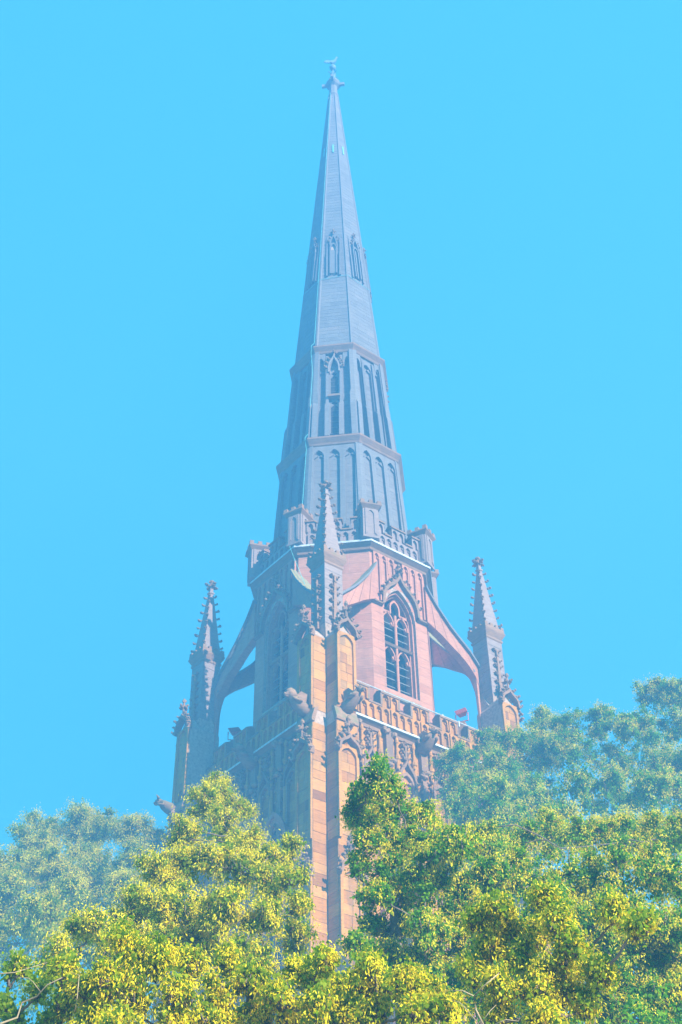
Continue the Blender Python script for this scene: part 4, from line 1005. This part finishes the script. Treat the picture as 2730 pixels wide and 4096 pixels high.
linden('linden_tree', 'broad deep green linden filling the right middle below the hazy one', 2330, 16,
       [(1960, 3400, 110), (2080, 3360, 90), (2200, 3330, 95), (2340, 3350, 100), (2470, 3360, 100), (2590, 3340, 90), (2700, 3360, 110), (1950, 3560, 120), (2110, 3510, 120), (2280, 3500, 130), (2450, 3520, 130), (2620, 3520, 130), (2760, 3540, 120), (2050, 3700, 120), (2220, 3680, 130), (2400, 3680, 130), (2570, 3690, 130), (2730, 3700, 130), (2480, 3840, 120), (2640, 3850, 130), (2560, 4000, 110), (2700, 4020, 120), (2500, 3940, 110, 1.1, 1.2), (2700, 3900, 110, 1.1, 1.4), (2640, 4080, 120, 1.1, 1.0), (2420, 4000, 100, 1, 1.2), (2740, 3780, 110, 1.1, 1.3), (2560, 3760, 110, 1.1, 1.3), (2380, 3780, 110, 1, 1.4), (1900, 3720, 110), (2300, 3850, 120), (2440, 4050, 90, .7), (2100, 3880, 120), (1950, 3900, 110), (1800, 3980, 120), (2000, 4080, 120), (2200, 4080, 120)],
       leaf=.039, per_m2=900, yellow=.6, seed=16, leafmat='leaf_green', back=1.6, fat=1.06, depth=lambda v: 6 * min(1, max(0, (3560 - v) / 230)))
linden('linden_tree', 'bright yellow flowering linden with pale forked branch at bottom right', 1960, 9.5,
       [(1910, 3690, 50), (1990, 3650, 52), (2040, 3720, 55), (2180, 3600, 55), (2230, 3680, 65), (2160, 3760, 70), (1960, 3790, 65), (2080, 3830, 80), (2270, 3790, 62), (2330, 3860, 60), (2400, 3900, 48), (2220, 3880, 80), (2130, 3950, 75), (2290, 3970, 70), (2340, 4020, 45), (1990, 3940, 60), (1890, 3880, 50, .8), (1490, 3880, 48), (1540, 3960, 70), (1640, 3940, 65), (1720, 3990, 65), (1430, 3960, 60), (1500, 4060, 80), (1660, 4060, 80), (1800, 4060, 65, .7), (1990, 4050, 60, .8), (2160, 4080, 70), (2560, 3700, 45, .7), (2450, 3640, 50, .8), (1400, 4060, 60)],
       leaf=.029, per_m2=1450, yellow=2.0, seed=17, back=1.0, trunk_r=.13,
       branches=[([(1945, 4120, -.7), (1905, 4040, -.7), (1898, 3985, -.7), (1935, 3945, -.8), (1995, 3895, -.8)], .028), ([(1898, 3985, -.7), (1850, 3962, -.7), (1775, 3965, -.6)], .018), ([(1915, 4096, -.75), (1870, 4040, -.75), (1840, 4010, -.7), (1805, 4000, -.7)], .014), ([(1935, 4080, -.7), (1960, 4045, -.7), (1985, 4020, -.6)], .014), ([(1975, 4100, -.8), (2025, 4078, -.8), (2075, 4085, -.8), (2080, 4070, -.8)], .013)])

# ------------------------------------------------------------------ haze: the blue air the photograph shows
hz = MB().box(-60, 50, -46, 62, GZ - 1.0, 98.5).build('haze', None)
hz['kind'] = 'stuff'
hm = bpy.data.materials.new('haze_air'); hm.use_nodes = True; n_ = hm.node_tree.nodes; n_.clear()
pv = n_.new('ShaderNodeVolumePrincipled'); pv.inputs['Color'].default_value = (*HAZE_COLOR, 1); pv.inputs['Density'].default_value = HAZE_DENSITY
ho_ = n_.new('ShaderNodeOutputMaterial'); hm.node_tree.links.new(pv.outputs[0], ho_.inputs['Volume'])
hz.data.materials.append(hm)
